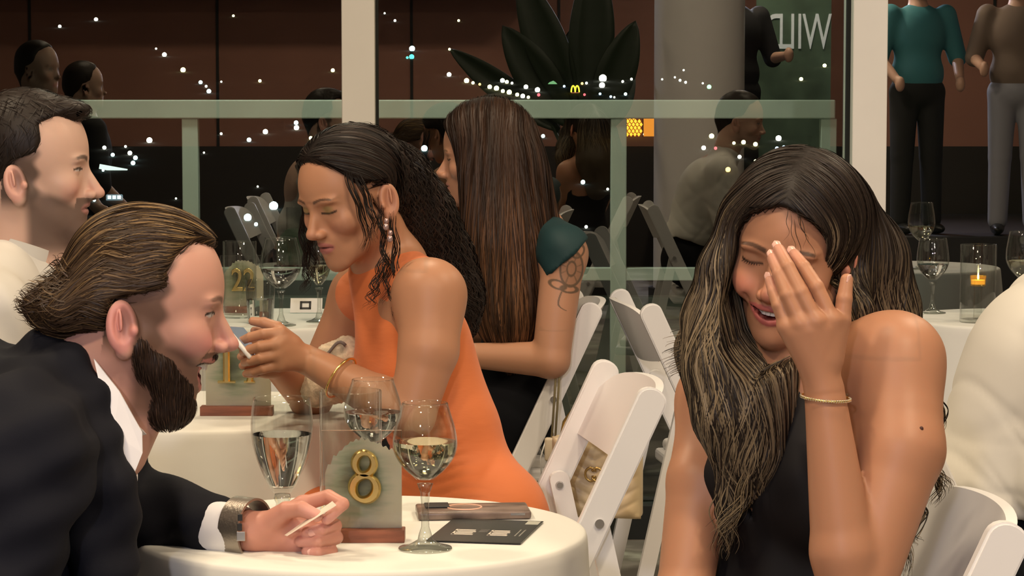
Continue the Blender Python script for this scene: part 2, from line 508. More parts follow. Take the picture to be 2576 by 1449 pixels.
# green awning sign
p0, u = ray_hit(1390, 210)
root = empty('shop_awning', tuple(p0)); tag(root, 'small glowing green pitched awning far outside the window', 'awning')
b = BM(); b.prism([(-13 * u, -3 * u), (13 * u, -3 * u), (8 * u, 3 * u), (2 * u, 7 * u), (-8 * u, 3 * u)], 0, 3 * u, lambda a, c, w: (a, w, c))
b.build('roof', emitter('awning_green', (0.35, 0.75, 0.35), 0.7), root)
b = BM(); b.box((0, 1.5 * u, -8 * u), (20 * u, 3 * u, 10 * u)); b.build('wall', M['hill'], root)
# lit lattice kiosk, amber
p0, u = ray_hit(1610, 342)
root = empty('amber_kiosk', tuple(p0)); tag(root, 'amber lit lattice kiosk beyond the terrace railing', 'kiosk')
am = emitter('amber_glow', (1.0, 0.42, 0.03), 2.4); am2 = emitter('amber_dim', (1.0, 0.32, 0.03), 1.0)
def cellpane(cx, cz, w, h, m):
    b = BM(); b.prism([(-w, 0), (0, -h), (w, 0), (0, h)], -u, u, lambda a, c, ww: (a + cx, ww, c + cz)); b.build('pane', m, root)
for row in range(7):
    z = 4 * u + row * 8.2 * u
    xr = -14 + 0.6 * row * 2
    for i in range(5 if row < 5 else 3):
        cellpane((-38 + xr * 0.25 + i * 9.6 + (row % 2) * 4.8) * u, z, 4.2 * u, 5.6 * u, am)
b = BM(); b.box((-18 * u, 2.5 * u, 28 * u), (48 * u, 2 * u, 62 * u)); b.build('body', mat('amber_frame', (0.25, 0.10, 0.02), 0.6), root)
b = BM(); b.box((22 * u, 0, 22 * u), (26 * u, 4 * u, 46 * u)); b.build('side_wing', am2, root)
b = BM(); b.box((-8 * u, 4 * u, -14 * u), (80 * u, 3 * u, 32 * u)); b.build('base', M['hill'], root)
# bright forecourt glow left
p0, u = ray_hit(285, 425)
root = empty('lit_forecourt', tuple(p0)); tag(root, 'bright white lit forecourt canopy seen at night through the left window', 'canopy')
b = BM(); b.box((0, 0, 0), (70 * u, 6 * u, 12 * u), rot=Matrix.Rotation(0.18, 3, 'Y')); b.build('light_strip', emitter('canopy_glow', (0.85, 1.0, 0.95), 1.3), root)
b = BM(); b.box((8 * u, 3 * u, -18 * u), (110 * u, 3 * u, 26 * u)); b.build('wall', emitter('dim_wall', (0.25, 0.32, 0.33), 0.22), root)
p0, u = ray_hit(288, 500)
root = empty('parked_van', tuple(p0)); tag(root, 'pale van with lit windows parked outside below the left window', 'van')
b = BM(); b.box((0, 0, 0), (42 * u, 8 * u, 22 * u), bevel=3 * u); b.build('body', emitter('van_body', (0.35, 0.5, 0.6), 0.5), root)
for i in range(3):
    b = BM(); b.box((-12 * u + i * 12 * u, -4.3 * u, 4 * u), (9 * u, u, 9 * u)); b.build('window', emitter('van_window', (0.8, 0.95, 1.0), 1.6), root)
# ================================================================== furniture
for (lx, ly) in LAMPS:
    b = BM(); b.lathe([(0.175, 0.0), (0.21, 0.0), (0.21, 0.055), (0.175, 0.055)], 32, close=True)
    o = b.build('ceiling_downlight', M['dark'], None, True, (lx, ly, 3.14))
    tag(o, 'round black rimmed downlight recessed in the dark ceiling', 'ceiling light', 'ceiling downlights')

TOP = 0.74
def make_table(x, y, r=0.305, label='', cl_label='', seed=0, drop=0.70):
    root = empty('cocktail_table', (x, y, 0)); tag(root, label, 'table')
    b = BM(); b.lathe([(0, TOP - 0.03), (r - 0.012, TOP - 0.03), (r - 0.006, TOP - 0.024), (r - 0.006, TOP - 0.008), (0, TOP - 0.008)], 48)
    b.build('table_top', M['wood'], root, True, sharp=40)
    b = BM(); b.cyl((0, 0, 0.03), (0, 0, TOP - 0.03), 0.035); b.build('pole', M['dark'], root, True, sharp=40)
    b = BM(); b.lathe([(0, 0), (0.20, 0), (0.20, 0.012), (0.06, 0.03), (0, 0.03)], 32); b.build('base', M['dark'], root, True, sharp=40)
    # cloth
    rng = np.random.default_rng(seed)
    ph = rng.uniform(0, 6.28, 4)
    seg = 160
    V = [(0, 0, TOP)]
    prof = [(0.3, 0), (0.6, 0), (0.9, 0), (0.97, 0), (0.99, -0.0008), (1.0, -0.003), (1.006, -0.008), (1.01, -0.02)]
    rings = []
    for (rr, dz) in prof:
        rings.append([(rr * r * math.cos(t), rr * r * math.sin(t), TOP + dz) for t in np.linspace(0, 2 * math.pi, seg, endpoint=False)])
    for k in range(1, 13):
        f = k / 12.0
        ring = []
        for t in np.linspace(0, 2 * math.pi, seg, endpoint=False):
            fold = 0.55 * math.sin(9 * t + ph[0]) + 0.3 * math.sin(14 * t + ph[1]) + 0.25 * math.sin(5 * t + ph[2])
            rad = r * 1.01 + 0.035 * f + 0.032 * f ** 0.8 * fold
            ring.append((rad * math.cos(t), rad * math.sin(t), TOP - 0.02 - (drop - 0.02) * f))
        rings.append(ring)
    for rg in rings: V += rg
    Fq = []
    for i in range(seg): Fq.append((0, 1 + i, 1 + (i + 1) % seg, 1 + (i + 1) % seg))
    Q = []
    for k in range(len(rings) - 1):
        for i in range(seg):
            a = 1 + k * seg; c = a + seg; j = (i + 1) % seg
            Q.append((a + i, c + i, c + j, a + j))
    me = bpy.data.meshes.new('tablecloth')
    me.from_pydata(V, [], [(0, 1 + i, 1 + (i + 1) % seg) for i in range(seg)] + Q)
    for p_ in me.polygons: p_.use_smooth = True
    me.update()
    o = link('tablecloth', me, M['cloth'], None, (x, y, 0)); tag(o, cl_label, 'tablecloth')
    return root

make_table(-0.2045, 3.48, label='small round cocktail table, the table with the black flyer and the marbled phone', cl_label='white linen cloth draped over the table with the black flyer and the marbled phone', seed=1)
make_table(-0.565, 4.80, label='small round cocktail table, the table in front of the woman in orange', cl_label='white linen cloth draped over the table in front of the woman in orange', seed=2)
make_table(-0.608, 6.72, label='small round cocktail table, the table beside the woman with long straight brown hair', cl_label='white linen cloth draped over the table beside the woman with long straight brown hair', seed=3)
make_table(1.33, 6.72, label='small round cocktail table by the window behind the seated white shirt', cl_label='white linen cloth under the tall vase with the amber candle', seed=4)

# ---- white resin folding chair, local +x is where the sitter faces
def board(b, p0, p1, w, th, y, round_top=True):
    """flat board in the xz plane from p0 to p1, width w, thickness th at y"""
    p0 = np.array(p0, float); p1 = np.array(p1, float)
    d = p1 - p0; L = np.linalg.norm(d); d /= L; n = np.array([-d[1], d[0]])
    pts = [p0 - n * w / 2, p1 - n * w / 2 - d * w * 0.42]
    if round_top:
        for t in np.linspace(-math.pi / 2, math.pi / 2, 11):
            pts.append(p1 - d * w * 0.42 + n * math.sin(t) * w / 2 + d * math.cos(t) * w * 0.42)
    pts.append(p1 + n * w / 2 - d * w * 0.42); pts.append(p0 + n * w / 2)
    out = []
    for q in pts:
        if not out or np.linalg.norm(q - out[-1]) > 1e-4: out.append(q)
    b.prism([tuple(q) for q in out], y - th / 2, y + th / 2, lambda u, v, w_: (u, w_, v))

def make_chair():
    root = empty('folding_chair', (0, 0, 0))
    PF, PT = (0.17, 0.0), (-0.22, 0.835)
    for s in (-1, 1):
        b = BM(); board(b, PF, PT, 0.052, 0.020, s * 0.222)
        bmesh.ops.bevel(b.bm, geom=[e for e in b.bm.edges if abs(e.verts[0].co.y - e.verts[1].co.y) < 1e-5], offset=0.003, segments=2, affect='EDGES')
        o = b.build('back_post', M['chair'], root, True, sharp=35)
        b = BM(); board(b, (-0.26, 0.0), (-0.118, 0.635), 0.036, 0.018, s * 0.198)
        o2 = b.build('rear_leg', M['chair'], root)
        b = BM(); b.cyl((-0.121, s * 0.238, 0.61), (-0.121, s * 0.231, 0.61), 0.008, 0.006, 16); b.build('rivet', M['rivet'], root, True, sharp=40)
        b = BM(); b.cyl((-0.121, s * 0.188, 0.61), (-0.121, s * 0.184, 0.61), 0.008, 0.006, 16); b.build('rivet', M['rivet'], root, True, sharp=40)
        b = BM(); b.cyl((-0.03, s * 0.238, 0.43), (-0.03, s * 0.231, 0.43), 0.008, 0.006, 16); b.build('rivet', M['rivet'], root, True, sharp=40)
    # curved back panel between the posts
    b = BM()
    nu, nv = 24, 8
    dirp = np.array([PT[0] - PF[0], 0, PT[1] - PF[1]]); dirp /= np.linalg.norm(dirp)
    base = np.array([PF[0], 0, PF[1]])
    grid = {}
    for side, off in ((0, 0.0), (1, -0.014)):
        for i in range(nu + 1):
            u = -1 + 2 * i / nu
            top = 0.915 - 0.035 * abs(u) ** 7 - 0.012 * u * u
            bot = 0.775 - 0.018 * (1 - u * u)
            for j in range(nv + 1):
                t = bot + (top - bot) * j / nv
                p = base + dirp * t
                x = p[0] - 0.035 * (1 - u * u) + off
                grid[side, i, j] = b.bm.verts.new((x, u * 0.212, p[2]))
    for i in range(nu):
        for j in range(nv):
            b.bm.faces.new((grid[0, i, j], grid[0, i + 1, j], grid[0, i + 1, j + 1], grid[0, i, j + 1]))
            b.bm.faces.new((grid[1, i, j], grid[1, i, j + 1], grid[1, i + 1, j + 1], grid[1, i + 1, j]))
    for i in range(nu):
        for j in (0, nv):
            b.bm.faces.new((grid[0, i, j], grid[1, i, j], grid[1, i + 1, j], grid[0, i + 1, j]))
    for j in range(nv):
        for i in (0, nu):
            b.bm.faces.new((grid[0, i, j], grid[0, i, j + 1], grid[1, i, j + 1], grid[1, i, j]))
    b.build('back_panel', M['chair'], root, True, sharp=50)
    b = BM(); b.box((0.06, 0, 0.425), (0.37, 0.395, 0.03), bevel=0.008); b.build('seat_frame', M['chair'], root)
    b = BM(); b.box((0.06, 0, 0.452), (0.34, 0.365, 0.03), bevel=0.012, seg=3)
    b.build('seat_pad', mat('white_vinyl', (0.78, 0.77, 0.74), 0.45), root, True)
    for (x, z) in ((0.125, 0.10), (-0.235, 0.12)):
        b = BM(); b.box((x, 0, z), (0.022, 0.40 if x < 0 else 0.43, 0.03), bevel=0.004); b.build('stretcher', M['chair'], root)
    return root

CH = [(-0.006, 4.51, 188, 'white folding chair of the woman in orange, cream quilted bag behind its back'),
      (-0.04, 6.25, 184, 'white folding chair under the woman with long straight brown hair'),
      (0.506, 6.25, 7, 'empty white folding chair turned toward the right beside the windows'),
      (0.345, 3.175, 185, 'white folding chair under the laughing woman in black'),
      (0.818, 4.08, 0, 'white folding chair under the white shirt and dark trousers'),
      (-0.98, 3.22, 2, 'white folding chair under the bearded man in the dark suit'),
      (-0.96, 4.28, 5, 'white folding chair under the dark haired man in a white shirt')]
proto = make_chair()
for i, (x, y, a, lab) in enumerate(CH):
    c = proto if i == 0 else copy_tree(proto)
    c.location = (x, y, 0); c.rotation_euler = (0, 0, math.radians(a))
    tag(c, lab, 'chair', 'white folding chairs')

# ---- stemware
def vessel(b, outer, th, seg=56):
    """outer profile from bottom centre to rim, closed with an inner wall of thickness th (list of inner points)"""
    b.lathe(outer + th, seg)

def wine_glass(name, x, y, label, h=0.192, bowl=0.042, rim=0.030, foot=0.0355, stem=0.088, fill=0.45, liquid='wine', z=TOP, fluted=False):
    root = empty(name, (x, y, z)); tag(root, label, 'glass')
    zb = stem
    def bowl_r(t):   # t 0..1 from bowl bottom to rim
        pk = 0.48
        if t < pk:
            return bowl * math.sin(math.pi / 2 * (t / pk)) ** 0.72
        return rim + (bowl - rim) * math.cos(math.pi / 2 * ((t - pk) / (1 - pk))) ** 1.25
    T = np.linspace(0.04, 1, 22)
    outer = [(0, 0.0), (foot * 0.97, 0.0), (foot, 0.0015), (foot * 0.97, 0.003), (foot * 0.6, 0.006), (foot * 0.28, 0.013), (0.0085, 0.020), (0.0052, 0.030), (0.0046, stem * 0.62), (0.0062, stem * 0.85), (0.0105, stem * 0.985)]
    stem_prof = outer + [(0, stem * 0.99)]
    outer = [(max(0.0115, bowl_r(t)), zb + (h - zb) * t) for t in T]
    inner = [(bowl_r(t) - 0.0012, zb + (h - zb) * t + (0.0008 if k == 0 else 0)) for k, t in enumerate(T[::-1])]
    inner = [(max(r_, 0.004), z_) for r_, z_ in inner] + [(0, zb + (h - zb) * 0.03 + 0.002)]
    b = BM(); b.lathe(stem_prof, 40); b.build('stem', M['glass_solid'], root, True)
    b = BM(); vessel(b, outer, inner); b.build('bowl', M['glass'], root, True)
    if fill:
        Tf = np.linspace(0.06, fill, 14)
        pr = [(0, zb + (h - zb) * 0.03 + 0.0026)] + [(max(0.004, bowl_r(t) - 0.0016), zb + (h - zb) * t) for t in Tf] + [(0, zb + (h - zb) * fill)]
        b = BM(); b.lathe(pr, 56); b.build('liquid', M[liquid], root, True, sharp=50)
    return root

def water_goblet(x, y, label, h=0.178, fill=0.62):
    root = empty('water_goblet', (x, y, TOP)); tag(root, label, 'glass')
    outer = [(0, 0), (0.034, 0), (0.035, 0.002), (0.030, 0.005), (0.014, 0.010), (0.0085, 0.018), (0.011, 0.026), (0.0085, 0.033), (0.012, 0.040), (0.0105, 0.046)]
    B0 = 0.048
    def R(t): return 0.012 + 0.0305 * math.sin(math.pi / 2 * min(1, t / 0.72)) ** 0.85 - (0.0035 * max(0, (t - 0.72) / 0.28) ** 1.5)
    T = np.linspace(0, 1, 20)
    b = BM(); b.lathe(outer + [(0, 0.047)], 40); b.build('stem', M['glass_solid'], root, True)
    outer = [(R(t), B0 + (h - B0) * t) for t in T]
    inner = [(R(t) - 0.0014, B0 + (h - B0) * t) for t in T[::-1] if t > 0.04] + [(0, B0 + 0.006)]
    b = BM(); b.lathe(outer + inner, 56); b.build('bowl', M['glass'], root, True)
    Tf = np.linspace(0.08, fill, 12)
    b = BM(); b.lathe([(0, B0 + 0.0068)] + [(R(t) - 0.0018, B0 + (h - B0) * t) for t in Tf] + [(0, B0 + (h - B0) * fill)], 56)
    b.build('liquid', M['water'], root, True, sharp=50)
    return root

def vase(x, y, label, r=0.0428, h=0.177, candle=True, glow=1.0, tall=0.0):
    root = empty('cylinder_vase', (x, y, TOP)); tag(root, label, 'vase')
    b = BM(); b.lathe([(0, 0), (r - 0.002, 0), (r, 0.002), (r, h - 0.001), (r - 0.0008, h), (r - 0.0022, h - 0.001), (r - 0.0022, 0.008), (0, 0.008)], 56)
    b.build('glass_wall', M['glass'], root, True, sharp=50)
    if candle:
        c = empty('votive_candle', (x, y, TOP + 0.0085))
        tag(c, 'small amber votive candle burning inside the ' + ('tall vase by the window' if tall else 'vase behind the number 8 sign'), 'candle')
        hh = 0.03 + tall
        if tall:
            b = BM(); b.lathe([(0, 0), (0.012, 0), (0.009, tall * 0.5), (0.012, tall), (0, tall)], 24); b.build('stand', M['glass'], c, True, sharp=40)
        b = BM(); b.lathe([(0, tall), (0.019, tall), (0.021, tall + 0.026), (0.0195, tall + 0.026), (0.018, tall + 0.004), (0, tall + 0.004)], 32); b.build('cup', M['amber_glass'], c, True, sharp=40)
        b = BM(); b.lathe([(0, tall + 0.0045), (0.0175, tall + 0.0045), (0.0178, tall + 0.015), (0, tall + 0.015)], 28); b.build('wax', M['wax'], c, True, sharp=40)
        b = BM(); b.lathe([(0, tall + 0.0155), (0.0028, tall + 0.019), (0.0022, tall + 0.025), (0, tall + 0.034)], 14); b.build('flame', M['flame'], c, True)
    return root

M['amber_glass'] = mat('amber_glass', (1.0, 0.72, 0.25), 0.05, trans=0.9)
M['wax'] = mat('candle_wax', (0.95, 0.75, 0.35), 0.6, emit=((1.0, 0.6, 0.12), 0.5))
M['flame'] = emitter('flame', (1.0, 0.72, 0.2), 40)

water_goblet(-0.314, 3.50, 'stemmed glass of water with a ringed stem behind the hand with the card')
wine_glass('wine_glass', -0.113, 3.330, 'round bowl glass of white wine beside the number 8 sign', fill=0.52)
wine_glass('wine_glass', -0.2, 3.69, 'round bowl wine glass standing behind the cylinder vase near the number 8', h=0.182, fill=0.5, liquid='water')
vase(-0.222, 3.53, 'clear cylinder vase behind the number 8 sign', h=0.185)
wine_glass('wine_glass', -0.583, 6.50, 'large round wine glass beside the number 22 sign', h=0.222, bowl=0.052, rim=0.04, foot=0.038, stem=0.09, fill=0.4, liquid='water')
wine_glass('champagne_glass', -0.494, 6.60, 'slim tulip champagne glass on the number 22 table', h=0.222, bowl=0.031, rim=0.024, foot=0.034, stem=0.09, fill=0.42)
vase(-0.712, 6.74, 'clear cylinder vase in front of the number 22 sign', h=0.2, r=0.044, candle=False)
vase(1.194, 6.60, 'tall clear cylinder vase with an amber candle by the window', h=0.2, r=0.046, tall=0.085)
wine_glass('wine_glass', 1.355, 6.84, 'wine glass behind the tall vase with the amber candle', h=0.22, bowl=0.045, rim=0.036, foot=0.036, stem=0.09, fill=0.4)
wine_glass('wine_glass', 1.12, 6.86, 'half full water glass standing near the cloth edge by the cream window post', h=0.2, bowl=0.043, rim=0.036, foot=0.036, stem=0.085, fill=0.4, liquid='water')
# straight tumbler on table 22
root = empty('tumbler', (-0.641, 6.56, TOP)); tag(root, 'short straight tumbler of water before the number 22 vase', 'glass')
b = BM(); b.lathe([(0, 0), (0.032, 0), (0.033, 0.002), (0.0385, 0.112), (0.0372, 0.112), (0.0318, 0.012), (0, 0.011)], 48); b.build('glass_wall', M['glass'], root, True, sharp=50)
b = BM(); b.lathe([(0, 0.0115), (0.0314, 0.0125), (0.0345, 0.062), (0, 0.062)], 48); b.build('liquid', M['water'], root, True, sharp=50)

# ---- number signs
def paint_mat(name, seed, h=0.135):
    """brush strokes: sage in the middle fading to cream towards the rim, streaked"""
    m = bpy.data.materials.new(name); m.use_nodes = True
    nt = m.node_tree; b = nt.nodes['Principled BSDF']; L = nt.links.new
    tc = nt.nodes.new('ShaderNodeTexCoord')
    mp = nt.nodes.new('ShaderNodeMapping'); mp.inputs['Rotation'].default_value = (0, -0.6, 0); mp.inputs['Location'].default_value = (seed, 0, seed * 0.7); mp.inputs['Scale'].default_value = (16, 1, 75)
    L(tc.outputs['Object'], mp.inputs['Vector'])
    n = nt.nodes.new('ShaderNodeTexNoise'); n.inputs['Scale'].default_value = 1.0; n.inputs['Detail'].default_value = 5; L(mp.outputs[0], n.inputs['Vector'])
    mc = nt.nodes.new('ShaderNodeMapping'); mc.inputs['Location'].default_value = (0.006 / 0.040, 0, -(0.015 + h * 0.5) / 0.055); mc.inputs['Scale'].default_value = (1 / 0.040, 0, 1 / 0.055)
    L(tc.outputs['Object'], mc.inputs['Vector'])
    ln = nt.nodes.new('ShaderNodeVectorMath'); ln.operation = 'LENGTH'; L(mc.outputs[0], ln.inputs[0])
    ad = nt.nodes.new('ShaderNodeMath'); ad.operation = 'MULTIPLY_ADD'; ad.inputs[1].default_value = 1.5; L(n.outputs['Fac'], ad.inputs[0]); L(ln.outputs['Value'], ad.inputs[2])
    r = nt.nodes.new('ShaderNodeValToRGB'); cr = r.color_ramp
    mr = nt.nodes.new('ShaderNodeMath'); mr.operation = 'MULTIPLY'; mr.inputs[1].default_value = 0.5; L(ad.outputs[0], mr.inputs[0]); L(mr.outputs[0], r.inputs[0])
    cr.elements[0].position = 0.42; cr.elements[0].color = (0.15, 0.17, 0.10, 1)
    cr.elements[1].position = 1.0; cr.elements[1].color = (0.66, 0.62, 0.48, 1)
    for p_, c_ in ((0.58, (0.26, 0.30, 0.19, 1)), (0.72, (0.40, 0.45, 0.31, 1)), (0.86, (0.56, 0.56, 0.43, 1))):
        e = cr.elements.new(p_); e.color = c_
    L(r.outputs[0], b.inputs['Base Color']); b.inputs['Roughness'].default_value = 0.4
    return m
M['acrylic'] = mat('acrylic', (0.97, 0.98, 0.96), 0.02, trans=1.0, ior=1.3)

def text_mesh(txt, size, extrude, bevel=0.0):
    cu = bpy.data.curves.new('digits', 'FONT')
    cu.body = txt; cu.size = size; cu.extrude = extrude; cu.bevel_depth = bevel; cu.bevel_resolution = 1
    cu.align_x = 'CENTER'; cu.align_y = 'CENTER'; cu.resolution_u = 6
    ob = bpy.data.objects.new('tmp', cu); COL.objects.link(ob)
    bpy.context.view_layer.update()
    me = bpy.data.meshes.new_from_object(ob.evaluated_get(bpy.context.evaluated_depsgraph_get()))
    bpy.data.objects.remove(ob)
    return me

def number_sign(x, y, num, label, w=0.106, h=0.135, seed=1, digit=0.092, digit_z=0.085, stretch=0.8, build=None, rz=0.0, dx=0.0, serif=False):
    root = empty('table_number_sign', (x, y, TOP), rz); tag(root, label, 'table number')
    b = BM(); b.box((0, 0, 0.0085), (w + 0.008, 0.032, 0.017), bevel=0.001); b.build('base', M['wood'], root)
    b = BM(); b.box((0, 0.002, 0.013 + h / 2), (w, 0.003, h), bevel=0.0006); b.build('acrylic_panel', M['acrylic'], root)
    # painted brush patch on the back of the panel, ragged along its upper edge
    rng = np.random.default_rng(seed)
    n = 26
    pts = [(-w * 0.46, 0.016), (w * 0.492, 0.016)]
    for i in range(n + 1):
        u = 1 - 2 * i / n
        pts.append((w * 0.492 * u if u > 0 else w * 0.46 * u, 0.013 + h * (0.90 - 0.20 * u * u * (1 if u > 0 else 1.6)) + (0.006 if i % 2 else -0.002) * rng.random()))
    b = BM(); b.prism(pts, 0.0042, 0.0050, lambda u, v, w_: (u, w_, v)); b.build('painted_patch', paint_mat('sage_brushwork_%d' % seed, seed, h), root)
    if build:
        bb = BM(); build(bb); o = bb.build('digit', M['gold'], root, True, sharp=40)
        o.location = (dx, -0.0035, digit_z)
    else:
        me = text_mesh(num, digit, 0.004, 0.0012)
        me.transform(Matrix.Rotation(math.pi / 2, 4, 'X') @ Matrix.Diagonal((stretch, 1, 1, 1)))
        o = link('digits', me, M['gold'], root, (dx, -0.0055, digit_z))
    return root

def ribbon(b, pts, widths, depth, closed=False):
    """flat-fronted band along a 2D path (u,v), extruded in w, chamfered"""
    n = len(pts)
    P2 = np.array(pts, float)
    rows = []
    for i in range(n):
        if closed: t = P2[(i + 1) % n] - P2[i - 1]
        else: t = P2[min(i + 1, n - 1)] - P2[max(i - 1, 0)]
        t /= np.linalg.norm(t); nn = np.array([-t[1], t[0]]); w = widths[i]
        a = P2[i] + nn * w; c = P2[i] - nn * w; a2 = P2[i] + nn * w * 0.5; c2 = P2[i] - nn * w * 0.5
        rows.append([b.bm.verts.new((q[0], yy, q[1])) for q, yy in ((a, 0), (a, -depth * 0.6), (a2, -depth), (c2, -depth), (c, -depth * 0.6), (c, 0))])
    m = n if closed else n - 1
    for i in range(m):
        A, B = rows[i], rows[(i + 1) % n]
        for k in range(6):
            b.bm.faces.new((A[k], A[(k + 1) % 6], B[(k + 1) % 6], B[k]))
    if not closed:
        b.bm.faces.new(rows[0][::-1]); b.bm.faces.new(rows[-1])

def eight(b):
    for cz, rx, rz, th in ((0.0168, 0.0125, 0.0142, 0.0046), (-0.0155, 0.0155, 0.0162, 0.0054)):
        pts, wd = [], []
        for t in np.linspace(0, 2 * math.pi, 48, endpoint=False):
            pts.append((rx * math.cos(t), cz + rz * math.sin(t))); wd.append(th * (0.72 + 0.55 * abs(math.cos(t + (0.5 if cz > 0 else 0.5)))))
        ribbon(b, pts, wd, 0.011, True)
number_sign(-0.199, 3.392, '8', 'clear acrylic sign with gold number 8 over sage brush strokes', seed=1, digit_z=0.088, build=eight, dx=0.004)
def seventeen(b):
    ribbon(b, [(-0.022, -0.036), (-0.022, 0.036)], [0.0062, 0.0062], 0.008)
    ribbon(b, [(-0.038, -0.036), (-0.006, -0.036)], [0.0025, 0.0025], 0.0085)
    ribbon(b, [(-0.036, 0.026), (-0.020, 0.036)], [0.0025, 0.0030], 0.0085)
    ribbon(b, [(0.006, 0.033), (0.040, 0.033)], [0.0038, 0.0038], 0.008)
    ribbon(b, [(0.039, 0.033), (0.028, 0.008), (0.020, -0.036)], [0.0035, 0.0048, 0.0062], 0.0085)
    ribbon(b, [(0.010, -0.036), (0.030, -0.036)], [0.0022, 0.0022], 0.009)
number_sign(-0.505, 4.715, '17', 'acrylic sign with gold number 17 on a wooden base', w=0.125, h=0.15, seed=5, digit_z=0.098, dx=0.004, build=seventeen)
number_sign(-0.722, 6.885, '22', 'acrylic sign with gold number 22 seen through a vase', w=0.115, h=0.14, seed=8, digit=0.085, digit_z=0.085, stretch=0.75, dx=0.004)

# ---- phone lying on table 8, flyer
root = empty('mobile_phone', (-0.055, 3.595, TOP), math.radians(5)); tag(root, 'mobile phone in a marbled brown case lying face down behind the flyer', 'phone')
M['marble'] = mat('marbled_case', (0.20, 0.145, 0.12), 0.3, noise=(22, 0.55, (1, 2.5, 1)))
b = BM(); b.box((0, 0, 0.0065), (0.158, 0.08, 0.0115), bevel=0.0035, seg=3); b.build('case', M['marble'], root, True)
b = BM(); b.tube([(-0.012 + 0.024 * math.cos(t), 0.024 * math.sin(t), 0.0124) for t in np.linspace(0, 2 * math.pi, 40, endpoint=False)], 0.0014, 6, True); b.build('magnet_ring', mat('rose_ring', (0.75, 0.45, 0.33), 0.4), root, True)
b = BM(); b.box((0.06, -0.0402, 0.008), (0.02, 0.0012, 0.003)); b.build('side_button', M['rivet'], root)
b = BM(); b.box((-0.05, 0.012, 0.0135), (0.034, 0.036, 0.003), bevel=0.001); b.build('camera_plate', M['dark'], root)

root = empty('flyer', (-0.035, 3.458, TOP), math.radians(-10.5)); tag(root, 'black printed flyer with pale block lettering beside the wine glass', 'flyer')
b = BM(); b.box((0, 0, 0.0022), (0.127, 0.176, 0.0012)); b.build('card', mat('black_print', (0.018, 0.018, 0.016), 0.35), root)
PR = mat('pale_print', (0.62, 0.56, 0.48), 0.5)
def ink(x, y, w, h, m=None, rz=0.0):
    b = BM(); b.box((0, 0, 0), (w, h, 0.0003)); o = b.build('print', m or PR, root, loc=(x, y, 0.00295)); o.rotation_euler = (0, 0, rz)
# block letters read along the long side
for (cx, w) in ((-0.026, 0.030), (0.022, 0.028)):
    for k in range(4):
        ink(cx, -0.006 + (k - 1.5) * 0.011 - 0.012, w * (0.95 - 0.15 * (k % 2)), 0.0072)
    ink(cx - w / 2 + 0.002, -0.018, 0.004, 0.042)
for k in range(3): ink(-0.002, -0.012 + k * 0.008, 0.012, 0.003, mat('grey_print', (0.2, 0.18, 0.16), 0.5))
ink(0.052, 0.070, 0.018, 0.026, mat('label_print', (0.45, 0.45, 0.38), 0.5))
for k in range(2): ink(0.046 + k * 0.006, -0.012, 0.0018, 0.05, mat('fine_print', (0.22, 0.21, 0.18), 0.5))

# small white card on table 22
root = empty('place_card', (-0.548, 6.86, TOP)); tag(root, 'small white card with a black printed square on the number 22 table', 'card')
b = BM(); b.box((0, 0, 0.021), (0.085, 0.0012, 0.042), rot=Matrix.Rotation(-0.5, 3, 'X')); b.build('card', mat('white_card', (0.8, 0.79, 0.75), 0.6), root)
b = BM()
for (dx, dz, w, h) in ((0, 0.009, 0.03, 0.006), (0, -0.009, 0.03, 0.006), (-0.012, 0, 0.006, 0.024), (0.012, 0, 0.006, 0.024)):
    b.box((dx, -0.0010, dz), (w, 0.0004, h))
bmesh.ops.rotate(b.bm, cent=(0, 0, 0), matrix=Matrix.Rotation(-0.5, 3, 'X'), verts=b.bm.verts[:])
bmesh.ops.translate(b.bm, vec=(-0.002, 0, 0.021), verts=b.bm.verts[:])
b.build('printed_square', M['dark'], root)
# ================================================================== implicit surfaces for bodies
def nrm(v):
    v = np.asarray(v, float); return v / (np.linalg.norm(v) + 1e-12)

